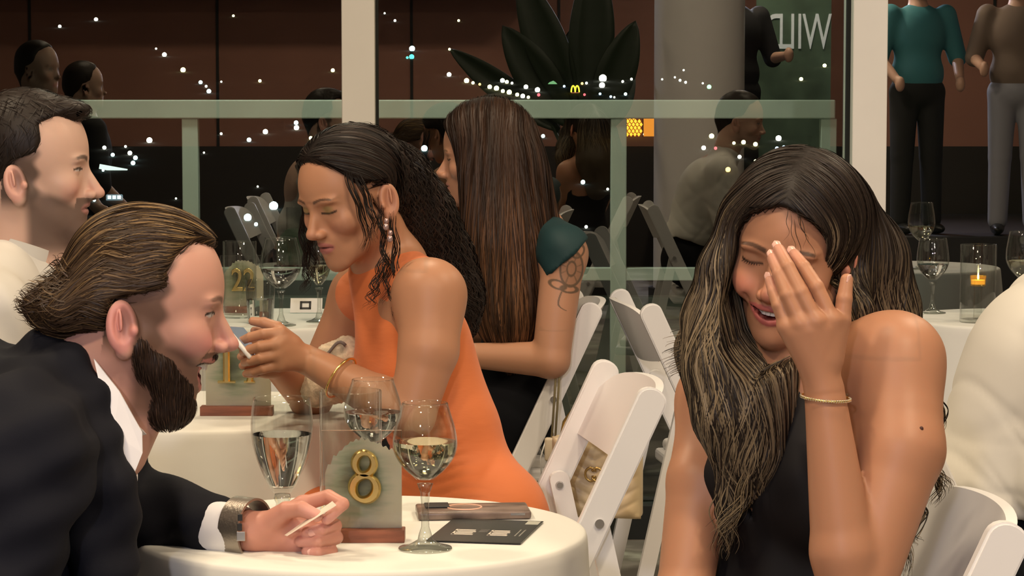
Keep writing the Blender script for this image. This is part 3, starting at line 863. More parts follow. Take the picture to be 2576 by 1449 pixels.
class SDF:
    def __init__(self): self.ops = []; self.extra = 0.035
    def ell(self, c, r, A=None, k=0.01, mode='u'):
        c = np.asarray(c, np.float32); r = np.asarray(r, np.float32) * np.ones(3, np.float32)
        A = np.eye(3, dtype=np.float32) if A is None else np.asarray(A, np.float32)
        def f(p):
            q = (p - c) @ A
            k0 = np.linalg.norm(q / r, axis=1); k1 = np.linalg.norm(q / (r * r), axis=1) + 1e-6
            return k0 * (k0 - 1) / k1
        e = (np.abs(A) * r[None, :]).sum(1)
        self.ops.append((mode, f, c - e, c + e, k)); return self
    def cone(self, a, b, ra, rb=None, k=0.01, mode='u'):
        a = np.asarray(a, np.float32); b = np.asarray(b, np.float32); rb = ra if rb is None else rb
        ba = b - a; L2 = float(ba @ ba) + 1e-12
        def f(p):
            t = np.clip(((p - a) @ ba) / L2, 0, 1)
            d = p - a - t[:, None] * ba
            return np.sqrt((d * d).sum(1)) - (ra + (rb - ra) * t)
        r = max(ra, rb)
        self.ops.append((mode, f, np.minimum(a, b) - r, np.maximum(a, b) + r, k)); return self
    def chain(self, pts, rad, k=0.01, kj=None, mode='u'):
        for i in range(len(pts) - 1):
            self.cone(pts[i], pts[i + 1], rad[i], rad[i + 1], (k if i == 0 else (kj if kj is not None else 0.004)), mode)
        return self
    def box(self, c, half, r, A=None, k=0.01, mode='u'):
        c = np.asarray(c, np.float32); half = np.asarray(half, np.float32)
        A = np.eye(3, dtype=np.float32) if A is None else np.asarray(A, np.float32)
        def f(p):
            q = np.abs((p - c) @ A) - (half - r)
            return np.linalg.norm(np.maximum(q, 0), axis=1) + np.minimum(q.max(1), 0) - r
        e = (np.abs(A) * half[None, :]).sum(1)
        self.ops.append((mode, f, c - e, c + e, k)); return self
    def fn(self, f, mode='i', k=0.01, lo=None, hi=None):
        self.ops.append((mode, f, lo, hi, k)); return self
    def __call__(self, p):
        p = np.asarray(p, np.float32)
        n = len(p)
        if n == 0: return np.zeros(0, np.float32)
        order = np.argsort(p[:, 2], kind='stable')
        p = p[order]
        px, py, pz = (np.ascontiguousarray(p[:, i]) for i in range(3))
        d = np.full(n, 1.0, np.float32)
        for mode, f, lo, hi, k in self.ops:
            if lo is not None:
                m = self.extra + k
                i0 = np.searchsorted(pz, lo[2] - m); i1 = np.searchsorted(pz, hi[2] + m)
                if i1 <= i0: continue
                x = px[i0:i1]; y = py[i0:i1]
                idx = np.nonzero((x > lo[0] - m) & (x < hi[0] + m) & (y > lo[1] - m) & (y < hi[1] + m))[0]
                if len(idx) == 0: continue
                idx += i0
                a = d[idx]; b = f(p[idx])
            else:
                idx = slice(None); a = d; b = f(p)
            if mode == 'u':
                h = np.clip(0.5 + 0.5 * (b - a) / k, 0, 1); r = a * h + b * (1 - h) - k * h * (1 - h)
            else:
                if mode == 's': b = -b
                h = np.clip(0.5 - 0.5 * (b - a) / k, 0, 1); r = b + (a - b) * h + k * h * (1 - h)
            d[idx] = r
        out = np.empty(n, np.float32); out[order] = d
        return out
    def bounds(self):
        los = [o[2] for o in self.ops if o[0] == 'u' and o[2] is not None]; his = [o[3] for o in self.ops if o[0] == 'u' and o[3] is not None]
        return np.min(los, 0) - 0.02, np.max(his, 0) + 0.02
    def grad(self, p, e=0.0008):
        p = np.asarray(p, np.float32); n = len(p)
        K = np.array([[1, -1, -1], [-1, -1, 1], [-1, 1, -1], [1, 1, 1]], np.float32)
        v = self(np.concatenate([p + e * q for q in K])).reshape(4, n)
        g = (K[:, None, :] * v[:, :, None]).sum(0)
        return g / (np.linalg.norm(g, axis=1, keepdims=True) + 1e-9)

def surf(sdf, h, lo=None, hi=None, s=4):
    """sparse surface nets -> verts, quads"""
    if lo is None: lo, hi = sdf.bounds()
    lo = np.asarray(lo, np.float32); hi = np.asarray(hi, np.float32)
    H = h * s
    n = np.maximum(1, np.ceil((hi - lo) / H).astype(int))
    old = sdf.extra; sdf.extra = max(old, 1.6 * H)
    g = np.stack(np.meshgrid(*[np.arange(k) for k in n], indexing='ij'), -1).reshape(-1, 3)
    d = sdf(lo + (g + 0.5) * H)
    act = g[np.abs(d) < 1.25 * H]
    sdf.extra = max(0.012, 3 * h)
    sub = np.stack(np.meshgrid(*[np.arange(s)] * 3, indexing='ij'), -1).reshape(-1, 3)
    cells = (act[:, None, :] * s + sub[None]).reshape(-1, 3).astype(np.int64)
    S = 4096
    off = np.array([[0, 0, 0], [1, 0, 0], [0, 1, 0], [1, 1, 0], [0, 0, 1], [1, 0, 1], [0, 1, 1], [1, 1, 1]])
    ck = cells @ np.array([1, S, S * S])
    ko = off @ np.array([1, S, S * S])
    allk = (ck[:, None] + ko[None]).ravel()
    uk, inv = np.unique(allk, return_inverse=True)
    pts = np.stack([uk % S, (uk // S) % S, uk // (S * S)], -1)
    val = sdf(lo + pts * h)
    sdf.extra = old
    cv = val[inv].reshape(-1, 8)
    neg = cv < 0
    has = neg.any(1) & ~neg.all(1)
    cells = cells[has]; ck = ck[has]; cv = cv[has]
    order = np.argsort(ck); cells = cells[order]; ck = ck[order]; cv = cv[order]
    E = [(0, 1), (2, 3), (4, 5), (6, 7), (0, 2), (1, 3), (4, 6), (5, 7), (0, 4), (1, 5), (2, 6), (3, 7)]
    acc = np.zeros((len(cells), 3)); cnt = np.zeros(len(cells))
    for a, b in E:
        va, vb = cv[:, a], cv[:, b]
        m = (va < 0) != (vb < 0)
        t = np.where(m, va / np.where(m, va - vb, 1), 0)
        acc += np.where(m[:, None], off[a] + t[:, None] * (off[b] - off[a]), 0); cnt += m
    V = lo + (cells + acc / cnt[:, None]) * h
    Q = []
    step = [1, S, S * S]
    for ax in range(3):
        b_, c_ = [(1, 2), (2, 0), (0, 1)][ax]
        e = 1 << ax
        m = (cv[:, 0] < 0) != (cv[:, e] < 0)
        i0 = np.nonzero(m)[0]
        ks = [ck[i0], ck[i0] - step[b_], ck[i0] - step[b_] - step[c_], ck[i0] - step[c_]]
        ids = []; ok = np.ones(len(i0), bool)
        for q in ks:
            j = np.searchsorted(ck, q); j2 = np.minimum(j, len(ck) - 1)
            ok &= ck[j2] == q; ids.append(j2)
        ids = np.stack(ids, 1)[ok]
        flip = cv[i0, 0][ok] < 0
        ids[~flip] = ids[~flip][:, ::-1]
        Q.append(ids)
    Q = np.concatenate(Q)
    return V, Q

def multi_surf(sdf, h, fine=()):
    """coarse surface with finer boxes: fine = [(lo, hi, h)]; pieces lie on the same isosurface"""
    V, Q = surf(sdf, h)
    for (lo, hi, hf) in fine:
        c = V[Q].mean(1)
        mg = 0.8 * h
        ins = ((c > lo + mg) & (c < hi - mg)).all(1)
        Q = Q[~ins]
    Vs, Qs = [V], [Q]; n = len(V)
    for (lo, hi, hf) in fine:
        v, q = surf(sdf, hf, lo, hi)
        Vs.append(v); Qs.append(q + n); n += len(v)
    V = np.concatenate(Vs); Q = np.concatenate(Qs)
    # settle on the isosurface
    for _ in range(1):
        ex = sdf.extra; sdf.extra = 0.012
        g = sdf.grad(V); V = V - g * np.clip(sdf(V), -0.003, 0.003)[:, None]
        sdf.extra = ex
    used = np.unique(Q); remap = np.full(len(V), -1); remap[used] = np.arange(len(used))
    return V[used], remap[Q]

def frame(yaw, pitch, roll=0.0):
    """columns: forward, left, up.  yaw: heading of forward in the floor plane, pitch: nodding down"""
    y, p, r = map(math.radians, (yaw, pitch, roll))
    f = np.array([math.cos(y) * math.cos(p), math.sin(y) * math.cos(p), -math.sin(p)])
    l = np.array([-math.sin(y), math.cos(y), 0.0])
    u = np.cross(f, l)
    l2 = l * math.cos(r) + u * math.sin(r); u2 = np.cross(f, l2)
    return np.stack([f, l2, u2], 1)

class Head:
    def __init__(self, o, R, s=1.0): self.o = np.asarray(o, float); self.R = R; self.s = s
    def w(self, *p): return self.o + self.R @ (self.s * np.asarray(p, float))
    def loc(self, p): return ((np.asarray(p) - self.o) @ self.R) / self.s
    def ell(self, sdf, c, r, k=0.01, mode='u', A=None):
        A = self.R if A is None else self.R @ A
        sdf.ell(self.w(*c), np.asarray(r, float) * self.s, A, k * self.s, mode)
    def cone(self, sdf, a, b, ra, rb, k=0.01, mode='u'): sdf.cone(self.w(*a), self.w(*b), ra * self.s, rb * self.s, k * self.s, mode)

def rotm(ax, deg): return np.array(Matrix.Rotation(math.radians(deg), 3, ax))

def add_head(sdf, H, female=False, smile=0.0, opened=0.0, nose=1.0, jaw=1.0, lips=1.0, nose_drop=0.0, nose_len=0.0, ear=(0.0, 0.0), ear_s=1.0, cran=1.0):
    e, c = H.ell, H.cone
    fm = 0.92 if female else 1.0
    e(sdf, (-0.012 + 0.003 * (1 - cran) / 0.06, 0, 0.040 - 0.007 * (1 - cran) / 0.06), (0.097 * cran, 0.074 * (0.5 + 0.5 * cran), 0.085 * cran), 0.01)
    e(sdf, (0.028, 0, 0.006), (0.056, 0.060, 0.070), 0.03)
    e(sdf, (0.034, 0, -0.058), (0.046, 0.047 * fm, 0.050), 0.03)
    dz = -0.018 * opened; dx = -0.016 * opened
    for s in (-1, 1):
        c(sdf, (-0.008, s * 0.050 * fm, -0.050), (0.066 + dx, s * 0.013, -0.098 + dz), 0.019 * fm * jaw, 0.0135 * fm, 0.025)
        e(sdf, (0.056, s * 0.043, -0.028), (0.021, 0.018, 0.019), 0.022)
        if smile > 0:
            e(sdf, (0.070, s * 0.036, -0.041), (0.014, 0.0135, 0.013), 0.018)
            e(sdf, (0.083, s * 0.0325, -0.058), (0.006, 0.004, 0.012), 0.008, 's', rotm('X', s * -25))
    e(sdf, (0.0735 + dx, 0, -0.100 + dz), (0.0155, 0.0165 * fm, 0.0155), 0.014)
    e(sdf, (0.068, 0, -0.0585), (0.0215, 0.027, 0.0185), 0.016)
    e(sdf, (0.066 + dx * 0.8, 0, -0.078 + dz * 0.7), (0.0200, 0.025, 0.0180), 0.016)
    for s in (-1, 1):
        e(sdf, (0.0755, s * 0.025, 0.0150), (0.0095, 0.023, 0.0065 if not female else 0.005), 0.012)
    # nose
    c(sdf, (0.0805, 0, 0.004), (0.1005 + nose_len, 0, -0.033 - nose_drop), 0.0062 * nose, 0.0085 * nose, 0.010)
    e(sdf, (0.1030 + nose_len, 0, -0.0365 - nose_drop), (0.0088 * nose, 0.0088 * nose, 0.0078), 0.006)
    c(sdf, (0.0700, 0, -0.012), (0.0805 + nose_len * 0.4, 0, -0.040 - nose_drop), 0.0125, 0.0125 * nose, 0.010)
    e(sdf, (0.0935 + nose_len * 0.7, 0, -0.0400 - nose_drop), (0.0105, 0.0095, 0.0080), 0.006)
    for s in (-1, 1):
        e(sdf, (0.0935 + nose_len * 0.6, s * 0.0115 * nose, -0.0405 - nose_drop * 0.6), (0.0088, 0.0058, 0.0066), 0.005)
        e(sdf, (0.0985 + nose_len * 0.8, s * 0.0062, -0.0475 - nose_drop * 0.6), (0.0045, 0.0028, 0.0035), 0.002, 's')
        # eye sockets and lids
        e(sdf, (0.0930, s * 0.0315, -0.0005), (0.0125, 0.0165, 0.0105), 0.012, 's')
        e(sdf, (0.0660, s * 0.0315, -0.0015), (0.0135, 0.0150, 0.0125), 0.004)
    # philtrum & lips
    if opened > 0 or smile > 1.5:
        up_, lo_, _ = mouth_curves(opened, smile)
        T_ = np.linspace(-1, 1, 9)
        for curve, rr in ((up_, 0.0036), (lo_, 0.0045)):
            pts = [curve(t) for t in T_]; rad = [rr * lips * (0.35 + 0.65 * (1 - abs(t) ** 3)) for t in T_]
            for i in range(8): c(sdf, pts[i], pts[i + 1], rad[i], rad[i + 1], 0.004)
        # opening between the lips
        for t in np.linspace(-0.82, 0.82, 7):
            a_, b_ = np.array(up_(t)), np.array(lo_(t)); m_ = (a_ + b_) / 2; hh = max(0.0008, abs(a_[2] - b_[2]) / 2 - 0.0034 * lips)
            e(sdf, (m_[0] + 0.004, m_[1], m_[2]), (0.020, 0.0062, hh), 0.002, 's')
    else:
        for s in (-1, 1):
            e(sdf, (0.0858, s * 0.007, -0.0603), (0.0066, 0.0125, 0.0042 * lips), 0.004, 'u', rotm('X', s * -8) @ rotm('Z', s * 22))
        e(sdf, (0.0850, 0, -0.0722), (0.0070, 0.0165, 0.0052 * lips), 0.004)
        e(sdf, (0.0935, 0, -0.0662), (0.0065, 0.0225, 0.0010), 0.0025, 's')
    # ears
    for s in (-1, 1):
        A = rotm('Y', -12) @ rotm('Z', s * -18)
        ex, ez, es = ear[0], ear[1], ear_s
        e(sdf, (-0.014 + ex, s * 0.0745, -0.017 + ez), (0.0185 * es, 0.0065, 0.0310 * es), 0.006, 'u', A)
        e(sdf, (-0.006 + ex, s * 0.0710, -0.045 * es + ez), (0.0085, 0.0060, 0.0090), 0.006)
        e(sdf, (-0.0115 + ex, s * 0.0825, -0.014 + ez), (0.0130 * es, 0.0095, 0.0240 * es), 0.003, 's', A)
        e(sdf, (-0.0165 + ex, s * 0.0790, -0.010 + ez), (0.0024, 0.0035, 0.0130), 0.003, 'u', A)
        e(sdf, (0.0020 + ex, s * 0.0745, -0.020 + ez), (0.0045, 0.0045, 0.0060), 0.004)

def mouth_curves(opened, smile):
    """centre lines of the two lips (local points by t in -1..1) and the half width"""
    wid = 0.0200 + 0.0045 * smile; lift = 0.0035 * smile
    zc = -0.0665; gap = 0.0050 + 0.0050 * (smile > 1.5); drop = 0.024 * opened; back = 0.013 * opened
    cd = 0.016 + 0.012 * opened
    def up_(t): return (0.0880 - cd * t * t, wid * t, zc + gap * (1 - t * t) * 0.75 + lift * t * t)
    def lo_(t): return (0.0865 - (cd - 0.001) * t * t - back * (1 - t * t), wid * t * 0.97, zc - (gap + drop) * (1 - t * t) + lift * t * t)
    return up_, lo_, wid

def smooth_step(a, b, x):
    t = np.clip((x - a) / (b - a), 0, 1); return t * t * (3 - 2 * t)

def lerp(C, c, w):
    return C * (1 - w[:, None]) + np.asarray(c)[None] * w[:, None]

def face_colors(q, C, spec):
    """q head-local coordinates, C base skin (N,3)"""
    x, y, z = q[:, 0], q[:, 1], q[:, 2]
    ay = np.abs(y)
    front = smooth_step(0.045, 0.06, x)
    op = spec.get('opened', 0.0)
    # blush on cheeks, nose and ear
    bl = spec.get('blush', (0.62, 0.26, 0.20)); ba = spec.get('blush_amt', 0.35)
    w = np.exp(-(((ay - 0.042) / 0.02) ** 2 + ((z + 0.035) / 0.017) ** 2)) * front
    w = np.maximum(w, 0.8 * np.exp(-((y / 0.014) ** 2 + ((z + 0.036) / 0.012) ** 2)) * (x > 0.09))
    C = lerp(C, bl, w * ba)
    ex, ez = spec.get('ear', (0, 0))
    w = smooth_step(0.068, 0.073, ay) * smooth_step(1.1, 0.8, np.sqrt(((x + 0.014 - ex) / 0.022) ** 2 + ((z + 0.018 - ez) / 0.035) ** 2))
    C = lerp(C, bl, w * ba * 0.8)
    if 'temple' in spec:
        col, amt, xt = spec['temple']
        w = smooth_step(xt + 0.010, xt - 0.004, x + 0.004 * np.sin(z * 190)) * smooth_step(-0.075, -0.045, z) * smooth_step(0.070, 0.045, z) * smooth_step(0.040, 0.050, ay) * smooth_step(0.079, 0.070, ay) * (x > -0.045)
        C = lerp(C, col, w * amt)
    # stubble
    if 'stubble' in spec:
        col, amt = spec['stubble']
        jawl = smooth_step(-0.030, -0.052, z - 0.10 * np.clip(0.03 - x, 0, 0.06) + 0.25 * np.clip(ay - 0.03, 0, 1) * 0) * smooth_step(-0.012, 0.008, x)
        cheek = smooth_step(0.0, 0.02, (-0.040 - z) + 0.55 * (0.055 - x))
        w = jawl * np.clip(cheek + (np.abs(y) < 0.032) * (z < -0.048), 0, 1) * smooth_step(-0.16, -0.125, z)
        C = lerp(C, col, w * amt)
    # lips
    lc = spec.get('lip', (0.50, 0.16, 0.14)); la = spec.get('lip_amt', 0.75)
    if op > 0 or spec.get('smile', 0) > 1.5:
        up_, lo_, wid = mouth_curves(op, spec.get('smile', 1))
        t = np.clip(y / wid, -1, 1)
        zu = up_(t)[2]; zl = lo_(t)[2]; th = 0.0046 * (0.4 + 0.6 * (1 - np.abs(t) ** 3))
        inside = (np.abs(y) < wid * 1.02) * (x > 0.045)
        w = smooth_step(1.15, 0.85, np.abs(z - zu) / th) + smooth_step(1.15, 0.85, np.abs(z - zl) / (th * 1.15))
        C = lerp(C, lc, np.clip(w, 0, 1) * la * inside)
        ins = smooth_step(0.0, 0.0012, zu - th * 0.55 - z) * smooth_step(0.0, 0.0012, z - zl - th * 0.55) * inside
        C = lerp(C, (0.09, 0.012, 0.010), np.clip(ins, 0, 1))
    else:
        r = np.sqrt((y / 0.0235) ** 2 + ((z + 0.0665) / (0.0115 * spec.get('lip_h', 1.0))) ** 2)
        w = smooth_step(1.05, 0.85, r) * (x > 0.072)
        C = lerp(C, lc, w * la)
        C = lerp(C, np.asarray(lc) * 0.35, smooth_step(0.0016, 0.0006, np.abs(z + 0.0662)) * (ay < 0.021) * (x > 0.075) * 0.8)
    # brows
    bc = spec.get('brow', (0.05, 0.03, 0.02)); bt = spec.get('brow_t', 0.0042)
    t = np.clip((ay - 0.012) / 0.036, 0, 1)
    zb = 0.0165 + 0.006 * np.sin(np.clip(t, 0, 1) * 2.4) - 0.003 * t
    w = smooth_step(bt * (1.15 - 0.6 * t), bt * 0.45 * (1.1 - 0.6 * t), np.abs(z - zb)) * smooth_step(0.009, 0.014, ay) * smooth_step(0.052, 0.046, ay) * (x > 0.03)
    C = lerp(C, bc, w * spec.get('brow_amt', 0.85))
    # eyes
    dy = ay - 0.0315
    mode = spec.get('eyes', 'closed')
    if mode == 'closed':
        zl = -0.0055 + 9.0 * dy * dy + spec.get('lid_z', 0.0)
        w = smooth_step(0.0026, 0.0010, np.abs(z - zl)) * (np.abs(dy) < 0.0155) * (x > 0.055)
        C = lerp(C, (0.02, 0.012, 0.01), w * 0.95)
        sh = spec.get('shadow')
        if sh is not None:
            w = smooth_step(0.012, 0.004, np.sqrt((dy * 0.8) ** 2 + ((z - 0.001) * 1.3) ** 2)) * (x > 0.055)
            C = lerp(C, sh, w * 0.45)
    else:
        zo = -0.0010 + 0 * dy; hh = spec.get('eye_h', 0.0040)
        r = np.sqrt((dy / 0.0140) ** 2 + ((z - zo) / hh) ** 2)
        w = smooth_step(1.08, 0.92, r) * (x > 0.055)
        C = lerp(C, (0.55, 0.50, 0.48), w)
        gd = spec.get('gaze', 0.0)
        r2 = np.sqrt((dy + gd) ** 2 + (z - zo) ** 2)
        C = lerp(C, (0.05, 0.03, 0.02), w * smooth_step(0.0062, 0.0054, r2))
        w = smooth_step(0.0022, 0.0009, np.abs(z - zo - hh * np.sqrt(np.clip(1 - (dy / 0.0145) ** 2, 0, 1)))) * (np.abs(dy) < 0.0148) * (x > 0.055)
        C = lerp(C, (0.03, 0.018, 0.012), w)
    return C

# ------------------------------------------------------------------ hair strands
def strands(sdf, starts, flow, steps, step, width, colf, off=(0.0005, 0.003), wob=0.0, seed=0, stick=1.0, taper=0.25):
    """thin locks that lie on the hair volume and follow the flow field"""
    rng = np.random.default_rng(seed)
    n = len(starts)
    p = starts.astype(np.float32).copy()
    offs = rng.uniform(off[0], off[1], n).astype(np.float32)
    ph = rng.uniform(0, 6.28, n)
    pts, nor = [], []
    for t in range(steps):
        g = sdf.grad(p, 0.002); d = sdf(p)
        far = d > 0.03
        corr = np.clip(d - offs, -0.02, 0.02) * stick
        p = p - g * np.where(far, 0, corr)[:, None]
        pts.append(p.copy()); nor.append(g)
        v = flow(p, t / steps, ph)
        v = v - g * (v * g).sum(1, keepdims=True) * 0.9 * stick
        v /= np.linalg.norm(v, axis=1, keepdims=True) + 1e-9
        p = p + v * step
    X = np.stack(pts, 1); G = np.stack(nor, 1)
    return ribbons(X, G, width * rng.uniform(0.6, 1.4, n), colf, rng, taper)

def ribbons(X, G, width, colf, rng, taper=0.25):
    """flat hair locks lying on the volume, slightly twisted"""
    n, T, _ = X.shape
    tg = np.gradient(X, axis=1); tg /= np.linalg.norm(tg, axis=2, keepdims=True) + 1e-9
    B = np.cross(tg, G); B /= np.linalg.norm(B, axis=2, keepdims=True) + 1e-9
    Nn = np.cross(B, tg)
    tw = rng.normal(0, 0.45, n)[:, None, None]
    B = B * np.cos(tw) + Nn * np.sin(tw)
    tt = np.linspace(0, 1, T)
    prof = np.minimum(1, np.minimum(tt / 0.15 * 0.7 + 0.3, (1 - tt) / taper * 0.9 + 0.1))
    w = np.asarray(width)[:, None] * prof[None]
    V = np.stack([X + B * w[:, :, None], X - B * w[:, :, None]], 2).reshape(-1, 3)
    idx = np.arange(n * T * 2).reshape(n, T, 2)
    Q = np.stack([idx[:, :-1, 0], idx[:, :-1, 1], idx[:, 1:, 1], idx[:, 1:, 0]], -1).reshape(-1, 4)
    C = np.repeat(colf(X.reshape(-1, 3), np.repeat(rng.random(n), T), np.tile(tt, n)), 2, axis=0)
    return V, Q, C

def tubes(X, G, width, colf, rng, taper=0.25):
    n, T, _ = X.shape
    tg = np.gradient(X, axis=1); tg /= np.linalg.norm(tg, axis=2, keepdims=True) + 1e-9
    B = np.cross(tg, G); B /= np.linalg.norm(B, axis=2, keepdims=True) + 1e-9
    Nn = np.cross(B, tg)
    tt = np.linspace(0, 1, T)
    prof = np.minimum(1, np.minimum(tt / 0.15 * 0.7 + 0.3, (1 - tt) / taper * 0.85 + 0.15))
    w = np.asarray(width)[:, None] * prof[None]
    ring = []
    for k in range(3):
        a = 2 * math.pi * k / 3 + math.pi / 2
        ring.append(X + (B * math.cos(a) * 1.4 + Nn * math.sin(a) * 0.7) * w[:, :, None])
    V = np.stack(ring, 2).reshape(-1, 3)
    idx = np.arange(n * T * 3).reshape(n, T, 3)
    Q = []
    for k in range(3):
        j = (k + 1) % 3
        Q.append(np.stack([idx[:, :-1, k], idx[:, :-1, j], idx[:, 1:, j], idx[:, 1:, k]], -1).reshape(-1, 4))
    C = np.repeat(colf(X.reshape(-1, 3), np.repeat(rng.random(n), T), np.tile(tt, n)), 3, axis=0)
    return V, np.concatenate(Q), C

def free(colf, paths, n, spread, seed, w=0.0006, wave=0.004):
    rg = np.random.default_rng(seed); out = []
    for path in paths:
        Pn = np.array(path); T_ = 26
        tt = np.linspace(0, 1, T_); kk = np.linspace(0, 1, len(Pn))
        cv = np.stack([np.interp(tt, kk, Pn[:, i]) for i in range(3)], 1)
        for _ in range(3): cv[1:-1] = (cv[:-2] + 2 * cv[1:-1] + cv[2:]) / 4
        o = rg.normal(0, spread, (n, 1, 3)) * np.linspace(0.5, 1.2, T_)[None, :, None]
        ph = rg.uniform(0, 6.28, (n, 1)); wv = wave * np.sin(tt[None] * 9 + ph * 0.5) * tt[None]
        X = cv[None] + o; X[:, :, 0] += wv
        out.append(X)
    X = np.concatenate(out)
    G = np.zeros_like(X); G[:, :, 1] = -1
    return tubes(X, G, np.full(len(X), w), colf, rg, 0.6)

def join(parts):
    Vs, Qs, Cs, n = [], [], [], 0
    for V, Q, C in parts:
        Vs.append(V); Qs.append(Q + n); Cs.append(C); n += len(V)
    return np.concatenate(Vs), np.concatenate(Qs), np.concatenate(Cs)

def hair_obj(name, parts, parent, m, label=None):
    V, Q, C = join(parts)
    me = raw_mesh(name, V, Q); set_col(me, C)
    o = link(name, me, m, parent)
    if label: o['label'] = label
    return o

def pick(V, n, rng, cond=None):
    idx = np.arange(len(V)) if cond is None else np.nonzero(cond)[0]
    return V[rng.choice(idx, n, replace=len(idx) < n)]

def sdf_normals(me, sdf, V, e=0.0012):
    me.normals_split_custom_set_from_vertices(sdf.grad(V, e).astype(np.float32))

def cloth_obj(name, sdf, h, m, parent, fold=None, fine=(), label=None, col=None):
    V, Q = multi_surf(sdf, h, fine)
    if fold is not None:
        g = sdf.grad(V, 0.003)
        V = V + g * fold(V)[:, None]
    me = raw_mesh(name, V, Q)
    if col is not None: set_col(me, col(V))
    o = link(name, me, m, parent)
    if label: o['label'] = label
    return o

# ------------------------------------------------------------------ hands
def add_hand_joints(sdf, wrist, mcp, fingers, radii, thumb, rthumb, rw=0.026, palm_t=0.011, k=0.006):
    """wrist point, four mcp points, finger joint lists (after mcp), thumb joints"""
    wrist = np.asarray(wrist)
    for i, (m_, f_) in enumerate(zip(mcp, fingers)):
        sdf.cone(wrist + (np.asarray(m_) - wrist) * 0.12, m_, palm_t * 1.12, palm_t * 0.92, 0.012)
    for i in range(3):
        mid = (np.asarray(mcp[i]) + np.asarray(mcp[i + 1])) / 2
        sdf.cone(wrist + (mid - wrist) * 0.2, mid + (wrist - mid) * 0.12, palm_t * 1.05, palm_t * 0.8, 0.010)
    for m_, f_, r in zip(mcp, fingers, radii):
        pts = [m_] + list(f_)
        sdf.cone(pts[0], pts[1], r * 1.10, r, 0.005)
        for a, b_, r0, r1 in zip(pts[1:-1], pts[2:], (r, r * 0.92), (r * 0.92, r * 0.78)):
            sdf.cone(a, b_, r0, r1, 0.0015)
    sdf.cone(thumb[0], thumb[1], rthumb * 1.5, rthumb * 1.15, 0.012)
    for a, b_, r0, r1 in zip(thumb[1:-1], thumb[2:], (rthumb * 1.12, rthumb), (rthumb, rthumb * 0.8)):
        sdf.cone(a, b_, r0, r1, 0.002)

def nail(parent, tip, prev, face_dir, w, l, m):
    """small curved plate on a finger end"""
    tip = np.asarray(tip, float); d = nrm(tip - np.asarray(prev)); f = nrm(np.asarray(face_dir) - d * (np.asarray(face_dir) @ d)); s = np.cross(d, f)
    V, Q = [], []
    nu, nv = 8, 8
    for i in range(nu + 1):
        u = -1 + 2 * i / nu
        for j in range(nv + 1):
            v = j / nv
            wid = w * (1 - 0.25 * max(0, v - 0.7) / 0.3) * (1 if v < 0.75 else math.sqrt(max(0.05, 1 - ((v - 0.75) / 0.27) ** 2)))
            V.append(tip + d * (v - 0.55) * l + s * u * wid + f * (math.sqrt(max(0, 1 - 0.55 * u * u)) * w * 1.0))
    for i in range(nu):
        for j in range(nv):
            a = i * (nv + 1) + j; Q.append((a, a + nv + 1, a + nv + 2, a + 1))
    o = link('fingernail', raw_mesh('fingernail', V, Q), m, parent)
    md = o.modifiers.new('t', 'SOLIDIFY'); md.thickness = 0.0008
    return o

# ------------------------------------------------------------------ people materials
M['skin'] = mat('skin', (0.6, 0.4, 0.3), 0.46, attr=True, sss=0.12, spec=0.45, bump=(260, 0.05, 0.001))
M['hair'] = mat('hair', (0.05, 0.03, 0.02), 0.5, attr=True, spec=0.35)
M['teeth'] = mat('teeth', (0.85, 0.82, 0.74), 0.25)
M['suit'] = mat('navy_suit_wool', (0.008, 0.0085, 0.0125), 0.85, spec=0.2, bump=(600, 0.15, 0.001))
M['shirt'] = mat('white_cotton_shirt', (0.80, 0.79, 0.80), 0.8, bump=(14, 0.35, 0.012, (1, 1, 0.6)))
M['cream_shirt'] = mat('cream_shirt', (0.64, 0.62, 0.56), 0.8, bump=(22, 0.12, 0.006, (1, 1, 0.6)))
M['orange'] = mat('orange_crepe', (0.70, 0.19, 0.055), 0.7, bump=(30, 0.15, 0.004, (1, 1, 4)), sheen=0.1)
M['teal'] = mat('teal_knit', (0.006, 0.035, 0.04), 0.7, bump=(50, 0.2, 0.002))
M['black'] = mat('black_dress', (0.007, 0.006, 0.007), 0.7, spec=0.3, bump=(18, 0.3, 0.006, (1, 1, 0.25)))
M['trouser'] = mat('black_trousers', (0.006, 0.007, 0.01), 0.8, spec=0.2)
M['shoe'] = mat('black_leather', (0.01, 0.01, 0.01), 0.35)

def band(b, c, A, ra, rb, z0, z1, th, seg=40, wob=None):
    """ring band: centre c, frame A (columns e1,e2,axis), radii ra, rb"""
    c = np.asarray(c, float)
    ringpts = []
    for (rr, zz) in ((0, z0), (th, z0), (th, z1), (0, z1)):
        ring = []
        for i in range(seg):
            t = 2 * math.pi * i / seg
            dz = wob(t) if wob else 0
            p = c + A @ np.array([(ra + rr) * math.cos(t), (rb + rr) * math.sin(t), zz + dz])
            ring.append(b.bm.verts.new(p))
        ringpts.append(ring)
    for k in range(4):
        X, Y = ringpts[k], ringpts[(k + 1) % 4]
        for i in range(seg):
            j = (i + 1) % seg
            b.bm.faces.new((X[i], X[j], Y[j], Y[i]))

def axis_frame(d, hint=(0, 0, 1)):
    d = nrm(d); e1 = np.cross(d, np.asarray(hint, float))
    if np.linalg.norm(e1) < 1e-3: e1 = np.cross(d, (1, 0, 0))
    e1 = nrm(e1); e2 = np.cross(d, e1)
    return np.stack([e1, e2, d], 1)

